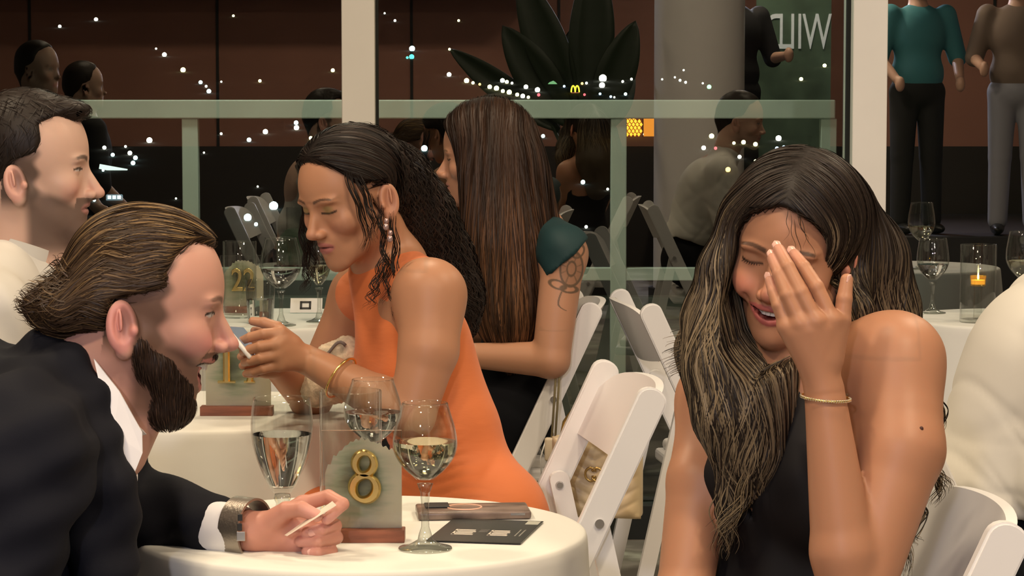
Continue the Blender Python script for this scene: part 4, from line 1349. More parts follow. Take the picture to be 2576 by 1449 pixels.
def legs(sdf, hip_c, left, fwd, seat_z=0.50, w=0.085, r=(0.078, 0.058, 0.05, 0.04), knee_out=0.42, foot=None, k=0.03):
    """seated legs: returns foot points"""
    left = nrm(left); fwd = nrm(fwd)
    out = []
    for s in (-1, 1):
        h = np.array([hip_c[0], hip_c[1], seat_z + 0.06]) + left * s * w
        kn = h + fwd * knee_out + left * s * 0.02; kn[2] = seat_z + 0.035
        an = kn + fwd * 0.03; an[2] = 0.09
        sdf.cone(h, kn, r[0], r[1], k); sdf.cone(kn, an, r[2], r[3], 0.02)
        out.append((an, fwd, s))
    return out

def shoes(parent, feet, m):
    for an, fwd, s in feet:
        sd = SDF(); base = np.array([an[0], an[1], 0.0])
        A = np.stack([fwd, np.cross((0, 0, 1), fwd), (0, 0, 1)], 1)
        sd.ell(base + fwd * 0.06 + np.array([0, 0, 0.035]), (0.125, 0.042, 0.036), A, 0.01)
        sd.cone(base + np.array([0, 0, 0.05]), base + np.array([0, 0, 0.10]), 0.045, 0.043, 0.02)
        sd.fn(lambda p: -p[:, 2], 'i', 0.004)
        V, Q = surf(sd, 0.008)
        link('shoe', raw_mesh('shoe', V, Q), m, parent)
# ================================================================== people
def person(label, loc):
    o = empty('person', (0, 0, 0))
    tag(o, label, 'person', 'guests')
    return o

def body_obj(root, sdf, h, fine, skin, H, spec, tint=None):
    V, Q = multi_surf(sdf, h, fine)
    C = np.tile(np.asarray(skin, np.float64), (len(V), 1))
    if H is not None:
        q = H.loc(V)
        near = (np.abs(q) < 0.17).all(1)
        C[near] = face_colors(q[near], C[near], spec)
    if tint is not None: C = tint(V, C)
    me = raw_mesh('body', V, Q); set_col(me, np.clip(C, 0.003, 1))
    sdf.extra = 0.012; sdf_normals(me, sdf, V)
    return link('body', me, M['skin'], root)

def head_box(H, m=0.15, dn=0.14):
    c = H.w(0, 0, 0)
    return (c - np.array([m, m, dn]), c + np.array([m, m, m]))

def teeth_arch(root, H, z0, z1, rx=0.0275, ry=0.025, xc=0.055, n=10):
    part = empty('teeth'); part.parent = root
    for i in range(n):
        a0 = -1.25 + 2.5 * i / n; a1 = a0 + 2.5 / n - 0.02
        V = []
        for z in (z0, z1):
            for a in (a0, (a0 + a1) / 2, a1):
                for rr in (1.0, 0.86):
                    bul = 0.0006 if a == (a0 + a1) / 2 else 0.0
                    V.append(H.w(xc + (rx * rr + bul) * math.cos(a), ry * rr * math.sin(a), z))
        me = bpy.data.meshes.new('tooth')
        Fq = [(0, 2, 8, 6), (2, 4, 10, 8), (1, 7, 9, 3), (3, 9, 11, 5), (0, 1, 3, 2), (2, 3, 5, 4), (6, 8, 9, 7), (8, 10, 11, 9), (0, 6, 7, 1), (4, 5, 11, 10)]
        me.from_pydata([tuple(v) for v in V], [], Fq); me.update()
        link('tooth', me, M['teeth'], part)

rngp = np.random.default_rng(5)

# ------------------------------------------------------------------ bearded man in the dark suit
def suit_man():
    root = person('bearded man in a dark suit leaning on the table and laughing', None)
    H = Head(P(376, 758, 3.2), frame(4, 10, 0), 1.0)
    sdf = SDF()
    spec = dict(opened=0.85, smile=2.2, eyes='open', eye_h=0.0034, gaze=0.004, blush=(0.66, 0.25, 0.23), blush_amt=0.75, lip=(0.55, 0.2, 0.18),
                ear=(-0.010, -0.012), temple=((0.10, 0.060, 0.040), 0.85, 0.022),
                stubble=((0.13, 0.070, 0.045), 0.85), brow=(0.09, 0.045, 0.028), brow_t=0.0052)
    add_head(sdf, H, smile=2.2, opened=0.85, nose=1.12, nose_len=0.005, nose_drop=0.0, ear=(-0.010, -0.012), ear_s=1.05, cran=0.93)
    Nb = np.array([-0.56, 3.21, 0.93])
    sdf.cone(H.w(-0.028, 0, -0.045), Nb, 0.056, 0.062, 0.03)
    sdf.cone(H.w(0.02, 0, -0.085), Nb + np.array([0.06, 0, -0.04]), 0.036, 0.045, 0.03)
    # torso and limbs
    sdf.ell((-0.69, 3.22, 0.86), (0.14, 0.18, 0.13), rotm('Y', 35), 0.05)
    sdf.ell((-0.82, 3.22, 0.68), (0.13, 0.15, 0.15), None, 0.06)
    Ls, Rs = np.array([-0.585, 3.41, 0.92]), np.array([-0.58, 3.01, 0.905])
    Le, Lw = P(275, 1290, 3.47), P(640, 1338, 3.325)
    sdf.cone(Ls, Le, 0.055, 0.042, 0.04).cone(Le, Lw, 0.042, 0.027, 0.01)
    Re, Rw = np.array([-0.62, 2.95, 0.68]), np.array([-0.42, 3.08, 0.60])
    sdf.cone(Rs, Re, 0.055, 0.042, 0.04).cone(Re, Rw, 0.042, 0.027, 0.01)
    sdf.ell(Rw + np.array([0.06, 0.01, -0.01]), (0.055, 0.03, 0.022), None, 0.02)
    feet = legs(sdf, (-0.88, 3.22), (0, 1, 0), (1, 0.05, 0), knee_out=0.40)
    # left hand holding a card
    mcp = [P(762, 1268, 3.335), P(800, 1312, 3.350), P(800, 1344, 3.345), P(792, 1374, 3.335)]
    fing = [[P(826, 1249, 3.325), P(862, 1268, 3.305), P(822, 1306, 3.290)],
            [P(842, 1322, 3.322), P(806, 1333, 3.297), P(772, 1339, 3.298)],
            [P(846, 1352, 3.318), P(800, 1362, 3.293), P(756, 1363, 3.298)],
            [P(834, 1387, 3.312), P(800, 1391, 3.291), P(770, 1387, 3.296)]]
    add_hand_joints(sdf, Lw, mcp, fing, (0.0092, 0.0092, 0.0088, 0.0080),
                    [P(672, 1318, 3.312), P(720, 1284, 3.298), P(758, 1280, 3.288), P(796, 1297, 3.280)], 0.0102, rw=0.028, palm_t=0.0125)
    sdf.ell(P(735, 1345, 3.325), (0.042, 0.018, 0.028), None, 0.015)
    hb = (P(560, 1420, 3.27) - np.array([0, 0.03, 0.01]), P(890, 1225, 3.37) + np.array([0.01, 0.04, 0.01]))
    lo, hi = np.minimum(*hb), np.maximum(*hb); lo[1] = 3.24; hi[1] = 3.39
    hl, hh = head_box(H)
    skin = (0.58, 0.31, 0.235)
    tip_pts = np.array([fing[i][2] for i in range(4)] + [P(796, 1297, 3.280)])
    def tint(V, C):
        m = ((V > lo) & (V < hi)).all(1)
        C[m] = C[m] * np.array([0.98, 0.86, 0.84])
        d = np.min(np.linalg.norm(V[m][:, None] - tip_pts[None], axis=2), 1)
        C[m] = lerp(C[m], (0.72, 0.36, 0.32), smooth_step(0.03, 0.008, d) * 0.6)
        return C
    body_obj(root, sdf, 0.007, [(hl, hh, 0.0018), (lo, hi, 0.0018)], skin, H, spec, tint)
    teeth_arch(root, H, -0.0600, -0.0725, rx=0.0280, ry=0.0270, xc=0.0555)
    nm = mat('nail_pink', (0.75, 0.42, 0.36), 0.35)
    nail(root, fing[1][2] + np.array([0.006, -0.004, 0.0]), fing[1][1], (0, -1, 0.15), 0.0052, 0.011, nm)
    nail(root, fing[3][2] + np.array([0.006, -0.004, 0.0]), fing[3][1], (0, -1, 0.15), 0.0046, 0.010, nm)
    nail(root, P(789, 1295, 3.280), P(758, 1280, 3.288), (-0.1, -0.8, 0.5), 0.0062, 0.013, nm)
    # --- hair: combed back, wavy ends
    hs = SDF()
    H.ell(hs, (-0.006, 0, 0.035), (0.100, 0.080, 0.084), 0.01)
    H.cone(hs, (-0.048, 0, 0.002), (-0.104, 0, -0.026), 0.060, 0.034, 0.03)
    H.cone(hs, (-0.060, -0.045, 0.00), (-0.095, -0.045, -0.020), 0.036, 0.026, 0.02)
    H.cone(hs, (-0.060, 0.045, 0.00), (-0.095, 0.045, -0.020), 0.036, 0.026, 0.02)
    H.cone(hs, (-0.104, 0, -0.024), (-0.136, 0.0, -0.030), 0.032, 0.012, 0.02)
    def line(p):
        q = H.loc(p); x, y, z = q[:, 0], np.abs(q[:, 1]), q[:, 2]
        xh = np.interp(z, [-0.05, 0.004, 0.014, 0.026, 0.040, 0.067, 0.094, 0.12], [-0.042, -0.042, -0.02, 0.026, 0.018, 0.026, 0.050, 0.062]) + 0.03 * smooth_step(0.045, 0.0, y) * smooth_step(0.05, 0.08, z)
        return (x - xh) * 0.8 * H.s
    hs.fn(line, 'i', 0.012)
    V, Q = surf(hs, 0.004)
    base = np.tile((0.036, 0.021, 0.011), (len(V), 1))
    def flow(p, t, ph):
        q = H.loc(p)
        v = np.stack([np.full(len(p), -1.0), 0.0 * ph, -0.25 - 0.55 * smooth_step(-0.02, -0.10, q[:, 0]) + 0.35 * (q[:, 2] < 0)], 1)
        wv = 0.55 * np.sin(q[:, 0] * 75 + q[:, 1] * 40 + 0.5 * ph) * smooth_step(0.02, -0.08, q[:, 0])
        wv = wv + 0.22 * np.sin(q[:, 0] * 95 + q[:, 2] * 60 + 0.6 * ph) * (q[:, 0] < 0.02)
        v[:, 2] += wv; v[:, 1] += 0.4 * wv * np.cos(q[:, 2] * 40)
        return v @ H.R.T
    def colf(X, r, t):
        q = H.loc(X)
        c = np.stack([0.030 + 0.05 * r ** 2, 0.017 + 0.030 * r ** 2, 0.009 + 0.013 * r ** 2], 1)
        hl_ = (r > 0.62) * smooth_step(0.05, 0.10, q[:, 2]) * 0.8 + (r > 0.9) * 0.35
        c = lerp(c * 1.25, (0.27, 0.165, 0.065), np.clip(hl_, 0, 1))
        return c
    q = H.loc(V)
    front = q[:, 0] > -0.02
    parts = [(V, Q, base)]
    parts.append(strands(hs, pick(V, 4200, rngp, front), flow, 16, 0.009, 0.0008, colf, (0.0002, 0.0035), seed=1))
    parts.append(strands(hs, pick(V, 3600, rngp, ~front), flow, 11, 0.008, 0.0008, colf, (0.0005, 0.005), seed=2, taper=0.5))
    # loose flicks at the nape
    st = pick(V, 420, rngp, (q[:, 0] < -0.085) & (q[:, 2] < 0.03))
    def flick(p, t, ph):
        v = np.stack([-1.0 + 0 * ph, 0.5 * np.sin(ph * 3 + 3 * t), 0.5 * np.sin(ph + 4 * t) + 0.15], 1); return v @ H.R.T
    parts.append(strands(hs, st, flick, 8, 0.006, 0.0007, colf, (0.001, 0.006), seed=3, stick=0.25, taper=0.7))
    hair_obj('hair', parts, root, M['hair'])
    # --- beard
    bs = SDF()
    for s in (-1, 1):
        H.cone(bs, (-0.006, s * 0.0490, -0.052), (0.050, s * 0.014, -0.117), 0.0235, 0.0205, 0.02)
        H.cone(bs, (0.030, s * 0.040, -0.070), (0.056, s * 0.022, -0.098), 0.0165, 0.0140, 0.02)
    H.ell(bs, (0.038, 0, -0.131), (0.032, 0.034, 0.024), 0.02)
    H.ell(bs, (0.060, 0, -0.124), (0.0165, 0.0215, 0.0150), 0.012)
    def bline(p):
        q = H.loc(p); x, y, z = q[:, 0], np.abs(q[:, 1]), q[:, 2]
        top = np.interp(x, [-0.03, -0.004, 0.010, 0.030, 0.055, 0.075], [-0.026, -0.026, -0.043, -0.056, -0.066, -0.080])
        g = np.maximum(z - top, (-0.010 - 0.25 * (z + 0.05)) - x)
        up_, lo_, wid = mouth_curves(0.85, 2.2); t = np.clip(q[:, 1] / wid, -1, 1)
        lip = np.minimum(np.minimum(z - (lo_(t)[2] - 0.0065), (up_(t)[2] + 0.006) - z), np.minimum(wid * 1.12 - y, x - 0.035))
        return np.maximum(g, lip) * 0.8
    bs.fn(bline, 'i', 0.004)
    for s in (-1, 1):
        H.cone(bs, (0.0890, s * 0.005, -0.0530), (0.0740, s * 0.025, -0.0575), 0.0052, 0.0046, 0.005)
    Vb, Qb = surf(bs, 0.0030)
    cb = np.tile((0.026, 0.013, 0.008), (len(Vb), 1))
    def bflow(p, t, ph):
        qq = H.loc(p)
        return np.stack([0.25 - 0.5 * (qq[:, 0] > 0.07), 0.25 * np.sin(ph), -1.0 + 0 * ph], 1) @ H.R.T
    def bcol(X, r, t):
        return np.stack([0.022 + 0.055 * r ** 3, 0.012 + 0.028 * r ** 3, 0.008 + 0.014 * r ** 3], 1)
    hair_obj('beard', [(Vb, Qb, cb), strands(bs, pick(Vb, 7000, rngp), bflow, 6, 0.0032, 0.00045, bcol, (-0.0015, 0.0022), seed=4, stick=0.5, taper=0.7)], root, M['hair'])
    # --- shirt
    sh = SDF()
    sh.ell((-0.560, 3.205, 0.880), (0.098, 0.115, 0.062), rotm('Y', 30), 0.02)
    sh.cone(P(545, 1330, 3.352), P(606, 1337, 3.332), 0.0365, 0.0335, 0.004)
    sh.fn(lambda p: (p - P(612, 1335, 3.33)) @ nrm(Lw - Le), 'i', 0.003)
    V1, Q1 = multi_surf(sh, 0.004)
    link('shirt', raw_mesh('shirt', V1, Q1), M['shirt'], root)
    b = BM()
    A = axis_frame((0.857, 0.0, 0.516), (0, 1, 0))
    band(b, (-0.494, 3.205, 0.957), A, 0.0615, 0.064, -0.034, 0.012, 0.004, 56)
    o = b.build('collar', M['shirt'], root, True, sharp=50)
    # collar leaf turned down on the near side
    b = BM()
    lf = [P(236, 903, 3.128), P(300, 985, 3.122), P(357, 1088, 3.115), P(358, 1140, 3.11), P(332, 1205, 3.10), P(286, 1090, 3.105), P(258, 1000, 3.115)]
    b.prism([(i, 0) for i in range(7)], 0, 1, lambda u, v, w: tuple(lf[int(u)] + np.array([0, 0.004 * w, 0])))
    b.build('collar_leaf', M['shirt'], root)
    # --- jacket
    j = SDF()
    j.ell((-0.700, 3.22, 0.870), (0.172, 0.205, 0.160), rotm('Y', 35), 0.02)
    j.ell((-0.725, 3.22, 0.710), (0.235, 0.20, 0.20), None, 0.06)
    j.cone((-0.87, 3.22, 0.58), (-0.80, 3.22, 0.65), 0.19, 0.19, 0.05)
    j.cone(Ls, Le, 0.080, 0.066, 0.05)
    j.cone(Le, P(520, 1322, 3.372), 0.062, 0.049, 0.02)
    j.cone(Rs, Re, 0.086, 0.066, 0.05).cone(Re, Rw, 0.062, 0.045, 0.02)
    j.cone((-0.575, 3.20, 0.990), Rs + np.array([0, 0, 0.005]), 0.042, 0.078, 0.04)
    j.cone((-0.575, 3.22, 0.990), Ls + np.array([0, 0, 0.005]), 0.042, 0.078, 0.04)
    j.chain([P(168, 935, 3.14), P(212, 1030, 3.115), P(246, 1130, 3.10), P(262, 1240, 3.09), P(262, 1420, 3.09)], [0.028, 0.030, 0.032, 0.036, 0.045], 0.03, 0.02)
    # neck opening
    ax = nrm((0.857, 0, 0.516))
    j.cone(np.array([-0.515, 3.205, 0.945]), np.array([-0.515, 3.205, 0.945]) + ax * 0.2, 0.061, 0.066, 0.006, 's')
    j.fn(lambda p: (p - P(540, 1330, 3.36)) @ nrm(Lw - Le) - 0.0, 's', 0.003, np.minimum(P(535, 1450, 3.25), P(760, 1200, 3.5)) - 0.02, np.maximum(P(535, 1450, 3.25), P(760, 1200, 3.5)) + 0.02) if False else None
    def fold(V):
        return 0.004 * np.sin(V[:, 0] * 60 + V[:, 2] * 45 + 3 * np.sin(V[:, 1] * 20)) + 0.003 * np.sin(V[:, 2] * 110 - V[:, 0] * 40)
    cloth_obj('suit_jacket', j, 0.007, M['suit'], root, fold)
    t = SDF()
    legs(t, (-0.88, 3.22), (0, 1, 0), (1, 0.05, 0), r=(0.092, 0.075, 0.068, 0.06), knee_out=0.40)
    t.ell((-0.88, 3.22, 0.57), (0.15, 0.175, 0.10), None, 0.04)
    cloth_obj('trousers', t, 0.012, M['trouser'], root)
    shoes(root, feet, M['shoe'])
    # --- wrist watch with a mesh cuff
    A = axis_frame(Lw - Le, (0, 0, 1))
    w = empty('wristwatch'); w.parent = root
    b = BM(); band(b, P(618, 1330, 3.330), A, 0.0335, 0.0385, -0.0165, 0.0165, 0.003, 48); b.build('mesh_band', mat('steel_mesh', (0.34, 0.30, 0.26), 0.4, 0.9, bump=(300, 0.5, 0.001)), w, True, sharp=40)
    fr = P(612, 1328, 3.2855)
    for (px, py, ww, hh2, mm) in ((604, 1302, 0.006, 0.0085, 'dark'), (603, 1326, 0.006, 0.0095, 'dark'), (606, 1349, 0.011, 0.012, 'rivet')):
        b = BM(); b.box((0, 0, 0), (ww, 0.003, hh2), bevel=0.0006); o = b.build('clasp', M[mm], w); o.location = P(px, py, 3.288)
    return root
suit_man()
# card pinched between thumb and finger
b = BM()
cp = [P(716, 1347, 3.292), P(836, 1262, 3.286), P(846, 1272, 3.262), P(722, 1349, 3.268)]
b.prism([(i, 0) for i in range(4)], 0, 1, lambda u, v, w: tuple(cp[int(u)] + np.array([0.0, 0, 0.0008 * w])))
tag(b.build('playing_card', mat('cream_card', (0.82, 0.72, 0.60), 0.6)), 'small cream card held between thumb and finger over table', 'card')
# ------------------------------------------------------------------ laughing woman in black
def black_woman():
    root = person('laughing woman in a black halter dress covering her face with one hand', None)
    R = frame(-112, 13, -9)
    eyes = P(1958, 657, 3.10)
    H = Head(eyes - R @ np.array([0.07 * 0.95, 0, 0]), R, 0.95)
    sdf = SDF()
    spec = dict(opened=0.0, smile=2.3, eyes='closed', blush=(0.66, 0.22, 0.16), blush_amt=0.55, lip=(0.42, 0.10, 0.10), lip_amt=0.85,
                brow=(0.035, 0.02, 0.014), brow_t=0.0046, shadow=(0.30, 0.15, 0.09), lid_z=0.001)
    add_head(sdf, H, female=True, smile=2.3, nose=1.08, lips=0.95, cran=0.94)
    Ls, Rs = P(2258, 905, 3.10), P(1800, 1005, 3.27)
    lat = nrm((Ls - Rs) * np.array([1, 1, 0.4]))
    mid = (Ls + Rs) / 2
    fw = nrm(np.cross(lat, (0, 0, 1)))
    T = np.stack([fw, lat, np.cross(fw, lat)], 1)
    Nb = mid + np.array([0.0, 0.01, 0.015])
    sdf.cone(H.w(-0.028, 0, -0.045), Nb, 0.047, 0.052, 0.03)
    sdf.cone(H.w(0.005, 0, -0.075), Nb + fw * 0.035 - np.array([0, 0, 0.02]), 0.034, 0.036, 0.03)
    sdf.cone(Ls + lat * -0.02, Rs + lat * 0.02, 0.048, 0.048, 0.03)
    sdf.cone(Nb, Ls + np.array([0, 0, -0.005]), 0.045, 0.045, 0.04)
    sdf.cone(Nb, Rs, 0.045, 0.04, 0.04)
    ch = mid + np.array([-0.01, 0.0, -0.11])
    wa = mid + np.array([-0.02, 0.0, -0.30]); hip = np.array([0.31, 3.18, 0.575])
    sdf.ell(ch + lat * 0.012, (0.090, 0.126, 0.125), T, 0.05)
    sdf.ell(wa, (0.085, 0.115, 0.12), T, 0.05)
    sdf.ell(hip, (0.12, 0.17, 0.11), T, 0.06)
    for s in (-1, 1):
        sdf.ell(ch + fw * 0.052 + lat * (s * 0.055 + 0.014) - np.array([0, 0, 0.035]), (0.045, 0.050, 0.053), T, 0.025)
    # arms
    Lm = P(2266, 1130, 3.05); Le = P(2142, 1560, 2.99); Lw = P(2074, 985, 3.000)
    sdf.cone(Ls, Lm, 0.053, 0.051, 0.03).cone(Lm, Le, 0.051, 0.036, 0.012)
    Lf = Le + (Lw - Le) * 0.30
    sdf.cone(Le, Lf, 0.034, 0.038, 0.008).cone(Lf, Lw, 0.038, 0.0235, 0.01)
    Re = P(1722, 1490, 3.14); Rw = np.array([0.14, 3.0, 0.62])
    sdf.cone(Rs, P(1760, 1210, 3.19), 0.043, 0.040, 0.03).cone(P(1760, 1210, 3.19), Re, 0.040, 0.034, 0.01).cone(Re, Rw, 0.034, 0.024, 0.01)
    sdf.ell(Rw + np.array([0.03, -0.05, -0.01]), (0.03, 0.05, 0.018), None, 0.02)
    feet = legs(sdf, hip, lat, nrm(fw + np.array([-0.9, 0, 0])), knee_out=0.40, r=(0.075, 0.055, 0.047, 0.035))
    # raised left hand, back of the hand outward
    mcp = [P(2092, 806, 2.990), P(2053, 808, 2.982), P(2013, 814, 2.984), P(1978, 822, 2.992)]
    fing = [[P(2054, 722, 2.995), P(2022, 672, 3.010), P(1998, 640, 3.026)],
            [P(2014, 736, 2.986), P(1982, 672, 3.000), P(1959, 628, 3.020)],
            [P(1980, 742, 2.988), P(1960, 690, 3.002), P(1944, 650, 3.020)],
            [P(1958, 768, 2.994), P(1946, 734, 3.004), P(1937, 706, 3.014)]]
    add_hand_joints(sdf, Lw, mcp, fing, (0.0088, 0.0090, 0.0086, 0.0078),
                    [P(2092, 900, 2.998), P(2118, 806, 3.000), P(2124, 752, 3.002), P(2130, 704, 3.008)], 0.0093, palm_t=0.0122)
    hl, hh = head_box(H, 0.14, 0.13)
    lo = np.array([P(1925, 900, 3.0)[0] - 0.005, 2.95, P(2000, 1010, 3.0)[2]]); hi = np.array([P(2150, 900, 3.0)[0] + 0.01, 3.05, P(2000, 600, 3.0)[2]])
    skin = (0.46, 0.225, 0.130)
    knk = np.array([f[0] for f in fing] + list(mcp)); tips = np.array([f[2] for f in fing])
    mole = P(2314, 1075, 3.02)
    def tint(V, C):
        m = ((V > lo) & (V < hi)).all(1)
        if m.any():
            d = np.min(np.linalg.norm(V[m][:, None] - tips[None], axis=2), 1)
            C[m] = lerp(C[m], (0.62, 0.30, 0.22), smooth_step(0.03, 0.006, d) * 0.6)
        return C
    mp = np.repeat(mole[None], 200, 0); mp[:, 1] = np.linspace(2.92, 3.08, 200); mk = mp[np.argmin(np.abs(sdf(mp)))]
    b = BM(); b.sphere(tuple(mk), 0.0026, 10, 8, (1, 0.5, 1.1)); b.build('mole', mat('mole_brown', (0.08, 0.03, 0.02), 0.6), root, True)
    arm_lo = P(2290, 1095, 3.0) + np.array([-0.01, -0.2, -0.01]); arm_hi = arm_lo + np.array([0.045, 0.3, 0.04])
    body_obj(root, sdf, 0.006, [(hl, hh, 0.0018), (lo, hi, 0.0016)], skin, H, spec, tint)
    teeth_arch(root, H, -0.0605, -0.0700, rx=0.0275, ry=0.026, xc=0.0555)
    nm = mat('pale_polish', (0.72, 0.42, 0.34), 0.25)
    outv = np.array([-0.05, -1, 0.1])
    for i, w in enumerate((0.0058, 0.0060, 0.0056, 0.0050)):
        tip = fing[i][2] + nrm(fing[i][2] - fing[i][1]) * 0.006
        if i in (1, 2, 3, 0): nail(root, tip, fing[i][1], outv + (np.array([-0.5, 0, 0]) if i == 3 else 0), w * 0.92, 0.0105, nm)
    nail(root, P(2131, 700, 3.006), P(2124, 752, 3.002), (0.75, -0.7, 0), 0.0052, 0.0105, nm)
    # lashes of the closed eyes
    for s in (-1, 1):
        b = BM()
        for k in range(9):
            t = -1 + 2 * k / 8
            y = s * (0.0315 + 0.0125 * t); z = -0.0050 + 9 * (0.0125 * t) ** 2
            x = 0.0800 - 0.16 * abs(0.0125 * t) - (0.0025 if t * 1 > 0.6 else 0)
            b.tube([H.w(x - 0.001, y, z), H.w(x + 0.002, y + s * 0.0008 * t, z - 0.002), H.w(x + 0.0035, y + s * 0.002 * t, z - 0.002)], 0.0004, 4, radii=[0.0005, 0.0004, 0.0001])
        b.build('eyelashes', M['dark'], root, True)
    # --- hair
    hs = SDF()
    H.ell(hs, (-0.012, 0, 0.040), (0.105, 0.086, 0.085), 0.01)
    def pp(*a): return P(*a)
    # curtain over the right shoulder
    hs.chain([pp(1876, 560, 3.15), pp(1826, 680, 3.14), pp(1812, 800, 3.15), pp(1838, 920, 3.13), pp(1862, 1040, 3.115), pp(1890, 1140, 3.11), pp(1895, 1220, 3.11)],
             [0.030, 0.028, 0.040, 0.052, 0.050, 0.038, 0.016], 0.03, 0.02)
    hs.chain([pp(1840, 760, 3.18), pp(1775, 880, 3.20), pp(1800, 1000, 3.17)], [0.03, 0.03, 0.03], 0.03, 0.02)
    hs.chain([pp(1862, 800, 3.145), pp(1898, 920, 3.125), pp(1908, 1040, 3.115)], [0.034, 0.042, 0.032], 0.04, 0.03)
    hs.chain([pp(1860, 1120, 3.12), pp(1838, 1240, 3.115), pp(1826, 1340, 3.11)], [0.02, 0.013, 0.005], 0.02, 0.01)
    # behind the left ear, down the back
    hs.chain([pp(2120, 540, 3.20), pp(2170, 650, 3.22), pp(2195, 780, 3.24), pp(2200, 900, 3.27), pp(2230, 1100, 3.30), pp(2270, 1300, 3.28)],
             [0.040, 0.048, 0.050, 0.050, 0.04, 0.02], 0.03, 0.03)
    hs.chain([pp(2140, 700, 3.17), pp(2150, 780, 3.14), pp(2148, 850, 3.13)], [0.016, 0.018, 0.008], 0.02, 0.01)
    hs.chain([pp(2040, 600, 3.26), pp(2040, 900, 3.30), pp(2060, 1150, 3.31)], [0.07, 0.08, 0.05], 0.04, 0.03)
    def line(p):
        q = H.loc(p); x, y, z = q[:, 0], q[:, 1], q[:, 2]; ay = np.abs(y)
        ay = np.where(y > 0, ay * 1.0, ay)
        z0 = z; z = z - 0.010 * smooth_step(0.035, 0.0, ay) + 0.014 * smooth_step(0.030, 0.058, ay) * (z > 0.0)
        xh = np.interp(z, [-0.13, -0.06, 0.0, 0.022, 0.042, 0.060, 0.074, 0.12], [0.012, 0.006, 0.006, 0.018, 0.038, 0.064, 0.11, 0.12])
        # framing locks come forward at the sides of the brow
        xh = xh + 0.030 * smooth_step(0.040, 0.062, ay) * smooth_step(-0.02, 0.03, z) * (y < 0) + 0.016 * smooth_step(0.045, 0.065, ay) * smooth_step(0.0, 0.03, z) * (y > 0)
        zz_ = z
        inside = (z > -0.125) & (z < 0.16) & (x < 0.16)
        g = (x - xh) * 0.8
        # only cut the face window, not the locks beside it
        side = ay - np.interp(z, [-0.19, -0.15, -0.11, -0.06, 0.0], [-0.03, 0.005, 0.045, 0.066, 0.060])
        return np.minimum(np.minimum(g, -side * 0.9), (0.16 - x) * 0.9)
    hs.fn(line, 'i', 0.008)
    V, Q = surf(hs, 0.0042)
    q = H.loc(V)
    base = np.tile((0.012, 0.008, 0.006), (len(V), 1)); base = lerp(base, (0.060, 0.044, 0.026), smooth_step(0.0, -0.15, q[:, 2]) * 1.0)
    down = np.array([0, 0, -1.0])
    def flow(p, t, ph):
        q = H.loc(p)
        sgn = np.where(q[:, 1] > 0.004, 1.0, -1.0)
        near = smooth_step(0.02, 0.08, q[:, 2])
        v = np.tile(down, (len(p), 1)) + (H.R[:, 1][None] * (sgn * near * 0.9)[:, None]) - H.R[:, 0][None] * (near * 0.25)[:, None]
        low = smooth_step(0.02, -0.08, q[:, 2])
        zz = p[:, 2]
        wv = np.sin(zz * 40 + p[:, 0] * 16 + 0.5 * ph) * low
        v[:, 0] += 0.42 * wv; v[:, 1] += 0.25 * np.cos(zz * 40 + 0.5 * ph) * low
        return v
    def colf(X, r, t):
        q = H.loc(X)
        c = np.stack([0.012 + 0.02 * r, 0.008 + 0.012 * r, 0.006 + 0.007 * r], 1)
        low = smooth_step(0.06, -0.12, q[:, 2])
        face = np.exp(-((np.abs(q[:, 1]) - 0.075) / 0.03) ** 2) * smooth_step(-0.03, 0.02, q[:, 0])
        hlw = (r > 0.40) * low ** 1.4 * (0.25 + 0.75 * r) + (r > 0.86) * face * smooth_step(0.08, 0.04, q[:, 2]) * 0.8
        c = lerp(c, (0.36, 0.275, 0.165), np.clip(hlw, 0, 1) * 0.68)
        return c
    parts = [(V, Q, base)]
    rng = np.random.default_rng(9)
    top = q[:, 2] > 0.03
    parts.append(strands(hs, pick(V, 5200, rng, top), flow, 20, 0.011, 0.0008, colf, (0.0003, 0.003), seed=11))
    vis = V[:, 1] < 3.235
    parts.append(strands(hs, pick(V, 10500, rng, ~top & vis), flow, 16, 0.010, 0.0008, colf, (0.0005, 0.005), seed=12, stick=0.8, taper=0.45))
    # wispy fringe over the brow and loose curls behind the arm
    parts.append(free(colf, [[pp(1996, 535, 3.055), pp(2006, 590, 3.045), pp(2012, 640, 3.045)]], 6, 0.009, 21, 0.0003, 0.004))
    parts.append(free(colf, [[pp(2330, 960, 3.2), pp(2372, 1030, 3.2), pp(2350, 1110, 3.2)], [pp(2300, 1100, 3.2), pp(2350, 1180, 3.2), pp(2390, 1230, 3.19)], [pp(2310, 1120, 3.2), pp(2362, 1210, 3.2), pp(2350, 1265, 3.2)],
                       [pp(2290, 1240, 3.16), pp(2335, 1290, 3.15), pp(2290, 1350, 3.13), pp(2310, 1360, 3.13)], [pp(2280, 1250, 3.16), pp(2270, 1340, 3.14), pp(2290, 1449, 3.12)]], 22, 0.0028, 22, 0.0006, 0.006))
    parts.append(free(colf, [[pp(1800, 780, 3.16), pp(1740, 850, 3.17), pp(1706, 880, 3.18)], [pp(1800, 800, 3.16), pp(1745, 890, 3.17), pp(1712, 930, 3.18)], [pp(1840, 1200, 3.10), pp(1820, 1290, 3.10), pp(1832, 1380, 3.10)]], 60, 0.006, 23, 0.0007, 0.008))
    parts.append(free(colf, [[pp(1870, 1100, 3.08), pp(1890, 1180, 3.075), pp(1862, 1260, 3.08), pp(1818, 1330, 3.08)], [pp(2135, 880, 3.10), pp(2148, 960, 3.09), pp(2120, 1005, 3.08)]], 40, 0.004, 24, 0.0007, 0.008))
    hair_obj('hair', parts, root, M['hair'])
    # --- dress
    d = SDF()
    d.ell(ch + lat * 0.012, (0.094, 0.130, 0.128), T, 0.05)
    d.ell(wa, (0.092, 0.120, 0.13), T, 0.05)
